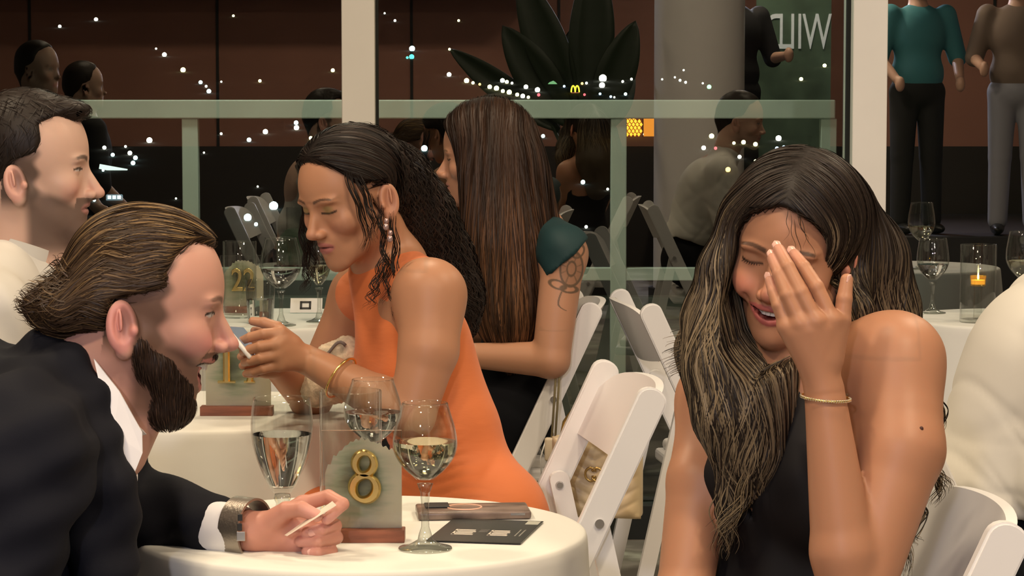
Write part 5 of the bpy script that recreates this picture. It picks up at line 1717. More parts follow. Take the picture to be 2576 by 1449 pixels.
    d.ell(hip, (0.135, 0.185, 0.12), T, 0.06)
    d.cone(Nb + fw * 0.03, ch + fw * 0.05, 0.052, 0.06, 0.03)
    for s in (-1, 1):
        d.ell(ch + fw * 0.054 + lat * (s * 0.055 + 0.014) - np.array([0, 0, 0.037]), (0.0475, 0.0525, 0.0555), T, 0.025)
        d.cone(Nb + lat * s * 0.040 + np.array([0, 0, 0.01]), ch + fw * 0.075 + lat * s * 0.055, 0.026, 0.03, 0.02)
    vb = ch + np.array([0, 0, -0.055])
    def neckline(p):
        r = (p - vb) @ T
        u, w = np.abs(r[:, 1]), r[:, 2]
        v_in = (w * 0.36 + 0.0 - u) * 0.9           # inside the V
        outer = (u - (0.118 - 0.42 * np.clip(w - 0.03, 0, 1))) * 0.9
        outer = np.where(w > 0.0, outer, -0.05)
        back = np.where((r[:, 0] < -0.03) & (w > 0.03), 0.03, -0.05)
        return np.maximum(np.maximum(np.where(r[:, 0] > -0.03, v_in, -0.05), outer), back)
    d.fn(neckline, 'i', 0.004)
    for s, kk in ((0, 0), (1, 0)):
        pass
    d2 = d
    lg = nrm(fw + np.array([-0.9, 0, 0]))
    for s in (-1, 1):
        h0 = np.array([hip[0], hip[1], 0.56]) + lat * s * 0.085; k0 = h0 + lg * 0.40; k0[2] = 0.535
        d2.cone(h0, k0, 0.092, 0.075, 0.04)
    def fold(V):
        return 0.0022 * np.sin((V[:, 0] * 90 + V[:, 2] * 14) + 2 * np.sin(V[:, 2] * 9)) * smooth_step(1.0, 0.9, V[:, 2])
    cloth_obj('black_dress', d2, 0.005, M['black'], root, fold)
    shoes(root, feet, M['shoe'])
    # --- bracelet
    A = axis_frame(Lw - Le, (1, 0, 0))
    br = empty('bracelet'); br.parent = root
    b = BM()
    cpos = P(2077, 1000, 2.9995)
    tilt = lambda t: 0.008 * math.cos(t + 1.57)
    pts = []
    for t in np.linspace(0, 2 * math.pi, 60, endpoint=False):
        pts.append(cpos + A @ np.array([0.0275 * math.cos(t), 0.0285 * math.sin(t), 0.006 * math.sin(t + 0.4)]))
    b.tube(pts, 0.0014, 6, True)
    b.build('chain', M['gold'], br, True)
    stn = mat('bracelet_stone', (0.9, 0.86, 0.66), 0.12, 0.6)
    for k in range(0, 60, 1):
        pnt = np.array(pts[k])
        if pnt[1] < cpos[1] + 0.006:
            b = BM(); b.box((0, 0, 0), (0.0022, 0.0022, 0.0034), bevel=0.0004, seg=1); o = b.build('stone', stn, br); o.location = pnt
    return root
black_woman()
# ------------------------------------------------------------------ woman in orange with curly hair
def orange_woman():
    root = person('woman with dark curly hair in a sleeveless orange dress looking down at a phone', None)
    R = frame(-138, 20, 3)
    H = Head(P(806, 524, 4.46) - R @ np.array([0.07, 0, 0]), R, 1.0)
    sdf = SDF()
    spec = dict(eyes='closed', blush=(0.62, 0.27, 0.20), blush_amt=0.35, lip=(0.40, 0.13, 0.13), lip_amt=0.8, brow=(0.05, 0.028, 0.02), brow_t=0.0036,
                shadow=(0.22, 0.24, 0.06), lid_z=-0.001)
    add_head(sdf, H, female=True, nose=1.1, nose_len=0.002, lips=1.1, ear=(-0.006, -0.006), cran=0.93)
    Ls, Rs = P(1085, 742, 4.42), P(905, 745, 4.74)
    lat = nrm((Ls - Rs) * np.array([1, 1, 0])); fw = nrm(np.cross(lat, (0, 0, 1)))
    mid = (Ls + Rs) / 2; hip = np.array([-0.062, 4.53, 0.57])
    up = nrm(mid - hip); fT = nrm(np.cross(lat, up)); T = np.stack([fT, lat, up], 1)
    Nb = P(990, 672, 4.585)
    sdf.cone(H.w(-0.030, 0, -0.045), Nb, 0.046, 0.050, 0.03)
    sdf.cone(H.w(0.0, 0, -0.078), Nb + fw * 0.04 - np.array([0, 0, 0.02]), 0.032, 0.034, 0.03)
    sdf.cone(Ls - lat * 0.02, Rs + lat * 0.02, 0.046, 0.046, 0.03)
    sdf.cone(Nb, Ls, 0.044, 0.044, 0.04).cone(Nb, Rs, 0.044, 0.044, 0.04)
    ch = mid + (hip - mid) * 0.28; wa = mid + (hip - mid) * 0.64
    for c_, r_ in ((ch, (0.088, 0.145, 0.13)), (wa, (0.085, 0.122, 0.13)), (hip, (0.12, 0.175, 0.11))): sdf.ell(c_, r_, T, 0.05)
    for s in (-1, 1): sdf.ell(ch + fT * 0.055 + lat * s * 0.062 - up * 0.02, (0.045, 0.053, 0.053), T, 0.025)
    Le, Lw = P(1035, 1045, 4.37), P(772, 905, 4.455)
    Lm = P(1078, 880, 4.39)
    sdf.cone(Ls, Lm, 0.058, 0.051, 0.03).cone(Lm, Le, 0.051, 0.040, 0.01)
    Lf = Le + (Lw - Le) * 0.3
    sdf.cone(Le, Lf, 0.040, 0.039, 0.01).cone(Lf, Lw, 0.039, 0.0255, 0.01)
    Re, Rw = P(782, 1000, 4.76), P(694, 915, 4.545)
    sdf.cone(Rs, Re, 0.05, 0.040, 0.03).cone(Re, Rw, 0.040, 0.026, 0.01)
    feet = legs(sdf, hip, lat, nrm(np.array([-0.9, 0.35, 0])), knee_out=0.40, r=(0.078, 0.057, 0.048, 0.036))
    # left hand
    mcp = [P(704, 838, 4.425), P(700, 866, 4.415), P(700, 893, 4.415), P(704, 918, 4.42)]
    fing = [[P(664, 840, 4.415), P(630, 848, 4.425), P(606, 858, 4.445)], [P(655, 872, 4.405), P(628, 880, 4.42), P(612, 886, 4.445)],
            [P(656, 901, 4.405), P(632, 908, 4.42), P(615, 912, 4.445)], [P(662, 928, 4.412), P(640, 935, 4.424), P(622, 937, 4.445)]]
    add_hand_joints(sdf, Lw, mcp, fing, (0.0092, 0.0094, 0.0092, 0.0084), [P(735, 862, 4.445), P(697, 824, 4.45), P(664, 812, 4.455), P(636, 808, 4.462)], 0.0095, palm_t=0.0135)
    # right hand behind the phone
    mcp2 = [P(668, 862, 4.535), P(664, 888, 4.54), P(664, 912, 4.54), P(668, 934, 4.535)]
    fing2 = [[P(640, 862, 4.53), P(618, 868, 4.51), P(606, 872, 4.49)], [P(636, 888, 4.53), P(616, 894, 4.51), P(606, 897, 4.49)],
             [P(638, 914, 4.53), P(620, 918, 4.51), P(610, 920, 4.49)], [P(644, 938, 4.53), P(628, 940, 4.51), P(618, 941, 4.49)]]
    add_hand_joints(sdf, Rw, mcp2, fing2, (0.0088, 0.009, 0.0088, 0.008), [P(694, 880, 4.52), P(676, 846, 4.50), P(656, 836, 4.49), P(640, 832, 4.485)], 0.009, palm_t=0.013)
    hl, hh = head_box(H, 0.14, 0.13)
    lo = np.array([P(595, 900, 4.44)[0] - 0.005, 4.385, P(700, 965, 4.44)[2]]); hi = np.array([P(790, 900, 4.44)[0], 4.57, P(700, 790, 4.44)[2]])
    body_obj(root, sdf, 0.0065, [(hl, hh, 0.0020), (lo, hi, 0.0020)], (0.47, 0.235, 0.135), H, spec)
    # hair
    hs = SDF()
    H.ell(hs, (-0.010, 0, 0.036), (0.102, 0.083, 0.082), 0.01)
    hs.chain([P(980, 455, 4.60), P(1040, 550, 4.66), P(1095, 650, 4.70), P(1140, 745, 4.70), P(1165, 815, 4.68)], [0.070, 0.066, 0.058, 0.045, 0.015], 0.04, 0.03)
    def line(p):
        q = H.loc(p); x, y, z = q[:, 0], np.abs(q[:, 1]), q[:, 2]
        xh = np.interp(z, [-0.12, -0.055, -0.03, 0.012, 0.028, 0.06, 0.085, 0.12], [-0.050, -0.046, -0.040, -0.030, 0.028, 0.048, 0.066, 0.085])
        return np.where((z > -0.13) & (x > -0.1), (x - xh) * 0.8, -0.05)
    hs.fn(line, 'i', 0.008)
    V, Q = surf(hs, 0.0045); q = H.loc(V)
    base = np.tile((0.010, 0.006, 0.0045), (len(V), 1))
    dn = nrm(np.array([0.45, 0.2, -1.0]))
    def flow(p, t, ph):
        q = H.loc(p)
        sgn = np.where(q[:, 1] > 0, 1.0, -1.0); near = smooth_step(0.0, 0.06, q[:, 2]) * smooth_step(-0.09, -0.02, q[:, 0])
        v = np.tile(dn, (len(p), 1)) + (H.R[:, 1][None] * (sgn * near * 0.8)[:, None]) - H.R[:, 0][None] * (near * 1.2)[:, None]
        low = smooth_step(-0.02, -0.10, q[:, 0])
        v[:, 0] += 1.0 * np.sin(t * 34 + ph) * low; v[:, 2] += 0.6 * np.cos(t * 34 + ph * 1.3) * low
        return v
    def colf(X, r, t): return np.stack([0.009 + 0.020 * r ** 2, 0.006 + 0.010 * r ** 2, 0.0045 + 0.006 * r ** 2], 1)
    rng = np.random.default_rng(31); parts = [(V, Q, base)]; top = q[:, 0] > -0.05
    parts.append(strands(hs, pick(V, 3400, rng, top), flow, 16, 0.010, 0.0009, colf, (0.0003, 0.003), seed=31))
    parts.append(strands(hs, pick(V, 4600, rng, ~top), flow, 26, 0.006, 0.0010, colf, (0.0, 0.010), seed=32, stick=0.4, taper=0.4))
    # loose ringlets
    def ringlets(paths, n, rad, seed, turns=5):
        rg = np.random.default_rng(seed); T_ = 44; tt = np.linspace(0, 1, T_); out = []
        for path in paths:
            Pn = np.array(path); kk = np.linspace(0, 1, len(Pn)); cv = np.stack([np.interp(tt, kk, Pn[:, i]) for i in range(3)], 1)
            ph = rg.uniform(0, 6.28, (n, 1)) * 0.35 + rg.uniform(0, 6.28); rr = rad * (0.35 + 0.65 * tt)[None] * rg.uniform(0.7, 1.2, (n, 1))
            X = cv[None] + rg.normal(0, 0.0040, (n, 1, 3)); a = tt[None] * 6.28 * turns + ph
            X[:, :, 0] += rr * np.cos(a); X[:, :, 1] += rr * np.sin(a); out.append(X)
        X = np.concatenate(out); G = np.zeros_like(X); G[:, :, 1] = -1
        return tubes(X, G, np.full(len(X), 0.0006), colf, rg, 0.5)
    pp = P
    parts.append(ringlets([[pp(872, 430, 4.41), pp(892, 500, 4.405), pp(920, 570, 4.42), pp(915, 630, 4.43)], [pp(900, 440, 4.42), pp(935, 530, 4.42), pp(945, 600, 4.43)]], 14, 0.004, 33, 2.2))
    parts.append(ringlets([[pp(955, 520, 4.43), pp(962, 600, 4.43), pp(975, 690, 4.44), pp(965, 760, 4.43)], [pp(985, 540, 4.44), pp(995, 640, 4.45), pp(985, 735, 4.44), pp(1000, 800, 4.43)],
                           [pp(970, 640, 4.43), pp(945, 720, 4.42), pp(930, 770, 4.42)]], 12, 0.006, 34, 3.5))
    parts.append(ringlets([[pp(772, 470, 4.54), pp(764, 580, 4.57), pp(776, 680, 4.57), pp(768, 730, 4.57)], [pp(790, 480, 4.55), pp(780, 600, 4.58), pp(792, 700, 4.58)]], 22, 0.006, 35, 3.0))
    parts.append(ringlets([[pp(1060, 600, 4.62), pp(1120, 720, 4.64), pp(1190, 830, 4.65)], [pp(1100, 600, 4.62), pp(1160, 700, 4.66), pp(1205, 800, 4.66)], [pp(1040, 540, 4.60), pp(1110, 640, 4.64), pp(1150, 760, 4.64)], [pp(1080, 540, 4.63), pp(1140, 640, 4.68), pp(1180, 740, 4.68)]], 30, 0.009, 36, 4.0))
    hair_obj('hair', parts, root, M['hair'])
    # dress
    d = SDF()
    for c_, r_ in ((ch, (0.094, 0.150, 0.137)), (wa, (0.094, 0.130, 0.14)), (hip, (0.112, 0.175, 0.12))): d.ell(c_, r_, T, 0.05)
    for s in (-1, 1): d.ell(ch + fT * 0.055 + lat * s * 0.062 - up * 0.02, (0.051, 0.058, 0.058), T, 0.025)
    d.cone(Ls - lat * 0.035 + up * 0.008, Rs + lat * 0.035 + up * 0.008, 0.049, 0.049, 0.03)
    d.cone(Nb, Ls - lat * 0.03 + up * 0.004, 0.052, 0.047, 0.03).cone(Nb, Rs + lat * 0.03, 0.052, 0.047, 0.03)
    lg = nrm(np.array([-0.9, 0.35, 0]))
    for s in (-1, 1):
        h0 = np.array([hip[0], hip[1], 0.57]) + lat * s * 0.085; k0 = h0 + lg * 0.40; k0[2] = 0.545; d.cone(h0, k0, 0.090, 0.076, 0.04)
    for c_ in (Ls, Rs):   # armholes
        sgn = 1 if c_ is Ls else -1
        A = T
        d.ell(c_ + lat * sgn * 0.045 - up * 0.045, (0.060, 0.047, 0.105), A, 0.004, 's')
    d.cone(Nb + fw * 0.03 - up * 0.01, ch + fT * 0.03, 0.056, 0.07, 0.03)
    d.cone(Nb + up * 0.02, Nb + up * 0.2, 0.055, 0.07, 0.004, 's')
    def fold(V):
        z = V[:, 2]; side = smooth_step(4.50, 4.40, V[:, 1])
        return 0.0028 * np.abs(np.sin(z * 170 + 2.0 * np.sin(V[:, 0] * 30))) * smooth_step(0.84, 0.76, z) * smooth_step(0.0, -0.04, V[:, 0] + (0.80 - z) * -0.45 + 0.10) + 0.0015 * np.sin(V[:, 0] * 55 + z * 20)
    cloth_obj('orange_dress', d, 0.005, M['orange'], root, fold)
    shoes(root, feet, M['shoe'])
    # bracelet, earring
    A = axis_frame(Lw - Le, (0, 1, 0)); br = empty('bracelet'); br.parent = root
    cpos = Lw + (Le - Lw) * 0.33
    pts = [cpos + A @ np.array([0.0385 * math.cos(t), 0.0385 * math.sin(t), 0.004 * math.cos(t)]) for t in np.linspace(0, 2 * math.pi, 40, endpoint=False)]
    b = BM(); b.tube(pts, 0.0022, 6, True); b.build('chain', M['gold'], br, True)
    er = empty('earring'); er.parent = root
    for k in range(4):
        b = BM(); b.sphere(P(972 + 5 * k - 6 * (k % 2), 556 + 15 * k, 4.405), 0.0042 + 0.001 * (k % 2), 10, 8, (1, 0.6, 1.2)); b.build('bead', mat('rose_bead', (0.5, 0.34, 0.32), 0.2, 0.6), er, True)
    return root
orange_woman()
# phone held by the woman in orange
ph_root = empty('mobile_phone', tuple(P(618, 862, 4.487))); tag(ph_root, 'white phone held up in both hands by the woman in orange', 'phone')
ph_root.rotation_euler = (Matrix.Rotation(math.radians(50), 3, 'Y') @ Matrix.Rotation(math.radians(82), 3, 'Z')).to_euler()
b = BM(); b.box((0, 0, 0), (0.148, 0.072, 0.008), bevel=0.0035, seg=3); b.build('shell', mat('white_plastic', (0.85, 0.84, 0.80), 0.3), ph_root, True)
b = BM(); b.box((0, 0, 0.0042), (0.136, 0.064, 0.0006)); b.build('screen', mat('screen', (0.02, 0.02, 0.02), 0.1, emit=((0.8, 0.85, 0.9), 0.15)), ph_root)

# ------------------------------------------------------------------ woman with long straight hair
def brunette():
    root = person('woman with very long straight brown hair in a teal top seated in profile', None)
    H = Head(P(1213, 390, 6.2), frame(176, 6, 0), 1.0)
    sdf = SDF()
    spec = dict(eyes='closed', blush=(0.6, 0.28, 0.22), blush_amt=0.3, lip=(0.48, 0.2, 0.17), lip_amt=0.7, brow=(0.12, 0.07, 0.04), lid_z=0.002)
    add_head(sdf, H, female=True, nose=1.05, nose_len=0.003, nose_drop=-0.002)
    Ls, Rs = P(1418, 640, 6.03), np.array([0.07, 6.40, 0.965])
    lat = nrm((Ls - Rs) * np.array([1, 1, 0])); fw = nrm(np.cross(lat, (0, 0, 1))); mid = (Ls + Rs) / 2; hip = np.array([-0.01, 6.24, 0.575])
    T = np.stack([fw, lat, np.cross(fw, lat)], 1)
    Nb = mid + np.array([-0.03, 0, 0.04])
    sdf.cone(H.w(-0.03, 0, -0.045), Nb, 0.046, 0.05, 0.03)
    sdf.cone(Ls - lat * 0.02, Rs + lat * 0.02, 0.046, 0.046, 0.03).cone(Nb, Ls, 0.044, 0.044, 0.04).cone(Nb, Rs, 0.044, 0.044, 0.04)
    ch = mid + (hip - mid) * 0.28 + np.array([-0.02, 0, 0]); wa = mid + (hip - mid) * 0.64
    for c_, r_ in ((ch, (0.09, 0.145, 0.13)), (wa, (0.09, 0.125, 0.13)), (hip, (0.12, 0.175, 0.11))): sdf.ell(c_, r_, T, 0.05)
    Le, Lw = P(1386, 905, 6.0), P(1170, 893, 6.07)
    sdf.cone(Ls, Le, 0.050, 0.044, 0.03).cone(Le, Lw, 0.043, 0.028, 0.01)
    sdf.ell(Lw + np.array([-0.05, 0.02, 0.0]), (0.055, 0.03, 0.02), None, 0.02)
    Re, Rw = np.array([0.02, 6.45, 0.73]), np.array([-0.16, 6.33, 0.74])
    sdf.cone(Rs, Re, 0.048, 0.04, 0.03).cone(Re, Rw, 0.04, 0.028, 0.01)
    sdf.ell(Rw + np.array([-0.05, -0.02, 0.0]), (0.05, 0.03, 0.02), None, 0.02)
    feet = legs(sdf, hip, lat, (-1, 0, 0), knee_out=0.38, r=(0.075, 0.055, 0.047, 0.036))
    hl, hh = head_box(H, 0.14, 0.13)
    alo = np.array([P(1330, 700, 6.0)[0], 5.92, P(1400, 830, 6.0)[2]]); ahi = np.array([P(1480, 700, 6.0)[0], 6.02, P(1400, 600, 6.0)[2]])
    def tint(V, C):
        m = ((V > alo) & (V < ahi + np.array([0, 0.05, 0]))).all(1)
        f = F_PX / V[m, 1]
        x = 1288 + V[m, 0] * f; y = 220 + (CAM_Z - V[m, 2]) * f
        ink = np.zeros(m.sum())
        def ring(cx, cy, rx, ry, w, a=0.0):
            u = (x - cx) * math.cos(a) + (y - cy) * math.sin(a); v = -(x - cx) * math.sin(a) + (y - cy) * math.cos(a)
            r = np.sqrt((u / rx) ** 2 + (v / ry) ** 2); return smooth_step(w * 1.35, w * 0.6, np.abs(r - 1) * min(rx, ry))
        for a in (ring(1438, 676, 28, 44, 2.6, 0.1), ring(1438, 676, 11, 18, 2.2, 0.1), ring(1403, 716, 21, 10, 2.4, 0.35), ring(1432, 727, 20, 9, 2.4, 0.1), ring(1455, 632, 13, 18, 2.4, 0.6), ring(1416, 648, 10, 13, 2.0, -0.6)): ink = np.maximum(ink, a)
        ang = np.arctan2(y - 676, x - 1438); rr = np.sqrt(((x - 1438) / 28) ** 2 + ((y - 676) / 44) ** 2)
        ink = np.maximum(ink, smooth_step(0.16, 0.05, np.abs(((ang * 8 / 6.283) % 1.0) - 0.5)) * (rr > 0.42) * (rr < 1.0) * 0.8)
        ink = np.maximum(ink, 0.35 * (rr < 1))
        cx = 1413 - 8 * np.sin((y - 735) / 48 * 2.6) + np.clip((y - 765) / 20, 0, 1) ** 2 * 22
        ink = np.maximum(ink, smooth_step(3.2, 1.4, np.abs(x - cx)) * (y > 733) * (y < 782))
        C[m] = lerp(C[m], (0.10, 0.075, 0.05), ink * 0.85)
        return C
    body_obj(root, sdf, 0.008, [(hl, hh, 0.0026), (alo, ahi, 0.0018)], (0.52, 0.27, 0.165), H, spec, tint)
    hs = SDF()
    H.ell(hs, (-0.018, 0, 0.046), (0.110, 0.088, 0.092), 0.01)
    hs.ell(P(1262, 470, 6.17), (0.112, 0.105, 0.19), None, 0.03)
    hs.ell(P(1274, 640, 6.13), (0.105, 0.10, 0.19), None, 0.04)
    hs.ell(P(1288, 770, 6.10), (0.078, 0.085, 0.115), None, 0.04)
    hs.cone(P(1340, 440, 6.2), P(1392, 560, 6.18), 0.03, 0.012, 0.03)
    def line(p):
        q = H.loc(p); x, y, z = q[:, 0], np.abs(q[:, 1]), q[:, 2]
        xh = np.interp(z, [-0.16, -0.11, -0.05, 0.0, 0.03, 0.06, 0.085, 0.12], [0.06, 0.050, 0.052, 0.054, 0.058, 0.068, 0.082, 0.10])
        return np.where((z > -0.17), (x - xh) * 0.8, -0.05)
    hs.fn(line, 'i', 0.006)
    V, Q = surf(hs, 0.006); q = H.loc(V)
    base = lerp(np.tile((0.028, 0.014, 0.008), (len(V), 1)), (0.06, 0.028, 0.014), smooth_step(-0.05, -0.35, q[:, 2]))
    def flow(p, t, ph):
        q = H.loc(p); sgn = np.where(q[:, 1] > 0, 1.0, -1.0); near = smooth_step(0.03, 0.09, q[:, 2])
        v = np.tile(np.array([0.03, 0, -1.0]), (len(p), 1)) + (H.R[:, 1][None] * (sgn * near * 0.9)[:, None])
        v[:, 0] += 0.10 * np.sin(ph); return v
    def colf(X, r, t):
        q = H.loc(X); low = smooth_step(0.0, -0.35, q[:, 2])
        clump = 0.5 + 0.5 * np.sin(q[:, 0] * 160 + 3 * np.sin(q[:, 0] * 47))
        c = np.stack([0.026 + 0.05 * r * (0.4 + 0.6 * low), 0.013 + 0.023 * r * (0.4 + 0.6 * low), 0.008 + 0.011 * r * (0.4 + 0.6 * low)], 1)
        c = lerp(c, (0.16, 0.075, 0.036), np.clip((r > 0.6) * low * 0.9, 0, 1)); return c * (0.6 + 0.6 * clump)[:, None]
    rng = np.random.default_rng(41); parts = [(V, Q, base)]; top = q[:, 2] > 0.0; vis = V[:, 1] < 6.24
    parts.append(strands(hs, pick(V, 3200, rng, top & vis), flow, 20, 0.016, 0.0011, colf, (0.0003, 0.005), seed=41))
    parts.append(strands(hs, pick(V, 5200, rng, (~top) & vis), flow, 16, 0.016, 0.0012, colf, (0.0003, 0.007), seed=42, stick=0.6, taper=0.5))
    hair_obj('hair', parts, root, M['hair'])
    d = SDF()
    for c_, r_ in ((ch, (0.098, 0.155, 0.14)), (wa, (0.10, 0.135, 0.14))): d.ell(c_, r_, T, 0.05)
    d.cone(Ls - lat * 0.015 + np.array([0.005, 0, 0.012]), Rs + lat * 0.02, 0.060, 0.056, 0.03)
    d.cone(Ls + np.array([0.004, 0, 0.004]), P(1432, 690, 6.01), 0.061, 0.055, 0.01)
    d.cone(Nb, Ls, 0.05, 0.05, 0.03).cone(Nb, Rs, 0.05, 0.05, 0.03)
    pl = P(1425, 655, 5.98); nn_ = nrm(np.array([0.66, 0.0, -0.75]))
    d.fn(lambda p: np.minimum((p - pl) @ nn_, (6.10 - p[:, 1]) * 0.9), 'i', 0.004)
    d.fn(lambda p: 0.70 - p[:, 2], 'i', 0.004)
    cloth_obj('teal_top', d, 0.006, M['teal'], root, lambda V: 0.002 * np.sin(V[:, 2] * 60 + V[:, 0] * 50))
    sk = SDF(); sk.ell(hip, (0.13, 0.185, 0.125), T, 0.05); sk.ell(wa, (0.102, 0.137, 0.13), T, 0.05)
    for s in (-1, 1):
        h0 = np.array([hip[0], hip[1], 0.56]) + lat * s * 0.085; k0 = h0 + np.array([-0.38, 0, 0]); k0[2] = 0.535; sk.cone(h0, k0, 0.095, 0.075, 0.04)
    sk.fn(lambda p: p[:, 2] - 0.74, 'i', 0.004)
    cloth_obj('black_skirt', sk, 0.01, M['trouser'], root)
    shoes(root, feet, M['shoe'])
    return root
brunette()

# ------------------------------------------------------------------ man with stubble in a white shirt
def short_hair(root, H, rng, col, knots, quiff=0.0, h=0.0045, n=2600, infl=0.0):
    hs = SDF()
    H.ell(hs, (-0.013, 0, 0.041), (0.103 + infl, 0.0795 + infl, 0.091 + infl), 0.01)
    if quiff: H.ell(hs, (0.062, 0, 0.098), (0.030, 0.045, 0.016), 0.02)
    H.cone(hs, (-0.065, 0, -0.01), (-0.060, 0, -0.06), 0.05, 0.035, 0.03)
    def line(p):
        q = H.loc(p); x, y, z = q[:, 0], np.abs(q[:, 1]), q[:, 2]
        xh = np.interp(z, knots[0], knots[1]) + quiff * smooth_step(0.05, 0.02, y) * smooth_step(0.06, 0.085, z)
        return (x - xh) * 0.8
    hs.fn(line, 'i', 0.008)
    V, Q = surf(hs, h); q = H.loc(V)
    base = np.tile(col, (len(V), 1))
    def flow(p, t, ph):
        q = H.loc(p); v = np.stack([0.5 * (q[:, 2] > 0.06) - 0.2 + 0.5 * np.sin(ph), 0.5 * np.cos(ph * 2), -0.8 + 0.5 * (q[:, 2] > 0.07)], 1); return v @ H.R.T
    def colf(X, r, t): return np.asarray(col)[None] * (0.6 + 1.3 * r ** 2)[:, None]
    hair_obj('hair', [(V, Q, base), strands(hs, pick(V, n, rng), flow, 6, 0.0045, 0.0006, colf, (0.0, 0.003), seed=51, stick=0.6, taper=0.6)], root, M['hair'])

def stubble_man():
    root = person('dark haired man with stubble in an open white shirt seated in profile', None)
    H = Head(P(86, 420, 4.25), frame(2, 2, 0), 0.98)
    sdf = SDF()
    spec = dict(eyes='open', eye_h=0.0028, gaze=0.004, blush=(0.72, 0.30, 0.25), blush_amt=0.55, lip=(0.5, 0.22, 0.2), lip_amt=0.6, stubble=((0.10, 0.068, 0.055), 0.85), temple=((0.05, 0.034, 0.026), 0.85, 0.012), ear=(-0.006, -0.008), brow=(0.04, 0.025, 0.018), brow_t=0.0058)
    add_head(sdf, H, nose=1.2, nose_len=0.005, nose_drop=0.004, ear=(-0.006, -0.008), ear_s=1.0)
    Nb = np.array([-0.820, 4.27, 1.050])
    sdf.cone(H.w(-0.03, 0, -0.045), Nb, 0.056, 0.062, 0.03)
    sdf.cone(H.w(0.012, 0, -0.085), Nb + np.array([0.055, 0, -0.03]), 0.036, 0.042, 0.03)
    Ls, Rs = np.array([-0.83, 4.46, 0.98]), np.array([-0.83, 4.08, 0.98])
    sdf.ell((-0.87, 4.27, 0.90), (0.11, 0.17, 0.15), None, 0.05).ell((-0.90, 4.27, 0.70), (0.11, 0.15, 0.15), None, 0.05).ell((-0.92, 4.27, 0.57), (0.14, 0.17, 0.11), None, 0.05)
    Le, Re = np.array([-0.78, 4.50, 0.74]), np.array([-0.84, 4.03, 0.74]); Lw, Rw = np.array([-0.72, 4.40, 0.63]), np.array([-0.72, 4.14, 0.62])
    for a, b_, c_ in ((Ls, Le, Lw), (Rs, Re, Rw)):
        sdf.cone(a, b_, 0.052, 0.042, 0.03).cone(b_, c_, 0.042, 0.027, 0.01); sdf.ell(c_ + np.array([0.06, 0, -0.01]), (0.055, 0.035, 0.02), None, 0.02)
    feet = legs(sdf, (-0.92, 4.27), (0, 1, 0), (1, 0, 0), knee_out=0.42)
    hl, hh = head_box(H)
    body_obj(root, sdf, 0.009, [(hl, hh, 0.0022)], (0.66, 0.43, 0.33), H, spec)
    short_hair(root, H, np.random.default_rng(5), (0.016, 0.010, 0.007), ([-0.12, -0.03, 0.012, 0.026, 0.045, 0.075, 0.092, 0.12], [-0.042, -0.040, -0.025, 0.014, 0.022, 0.016, 0.050, 0.075]), quiff=0.055)
    sh = SDF()
    sh.ell((-0.835, 4.27, 0.89), (0.128, 0.20, 0.17), None, 0.05).ell((-0.875, 4.27, 0.72), (0.135, 0.18, 0.17), None, 0.05)
    for a, b_, c_ in ((Ls, Le, Lw), (Rs, Re, Rw)): sh.cone(a, b_, 0.072, 0.058, 0.03).cone(b_, c_, 0.056, 0.042, 0.01)
    sh.cone(Nb + np.array([-0.02, 0, 0]), Ls, 0.06, 0.06, 0.03).cone(Nb + np.array([-0.02, 0, 0]), Rs, 0.06, 0.06, 0.03)
    sh.cone(Nb + np.array([0.035, 0, 0.0]), Nb + np.array([0.12, 0, 0.10]), 0.05, 0.06, 0.004, 's')
    cloth_obj('shirt', sh, 0.007, M['cream_shirt'], root, lambda V: 0.003 * np.sin(V[:, 2] * 50 + V[:, 0] * 70 + 2 * np.sin(V[:, 1] * 25)))
    b = BM(); band(b, Nb + np.array([0.008, 0, 0.008]), axis_frame((0.30, 0, 1.0), (0, 1, 0)), 0.064, 0.066, -0.022, 0.022, 0.004, 48, wob=lambda t: -0.012 * math.cos(t + 1.57)); b.build('collar', M['cream_shirt'], root, True, sharp=50)
    for s in (-1, 1):
        b = BM(); lf = [Nb + np.array(v) for v in ((0.03, s * 0.062, 0.022), (0.072, s * 0.030, 0.000), (0.105, s * 0.040, -0.050), (0.050, s * 0.078, -0.028))]
        b.prism([(i, 0) for i in range(4)], 0, 1, lambda u, v, w: tuple(lf[int(u)] + np.array([0, s * 0.004 * w, 0.001 * w]))); b.build('collar_leaf', M['cream_shirt'], root)
    t = SDF(); legs(t, (-0.92, 4.27), (0, 1, 0), (1, 0, 0), r=(0.092, 0.075, 0.068, 0.06), knee_out=0.42); t.ell((-0.92, 4.27, 0.57), (0.155, 0.185, 0.11), None, 0.04)
    cloth_obj('trousers', t, 0.012, M['trouser'], root); shoes(root, feet, M['shoe'])
    return root
stubble_man()

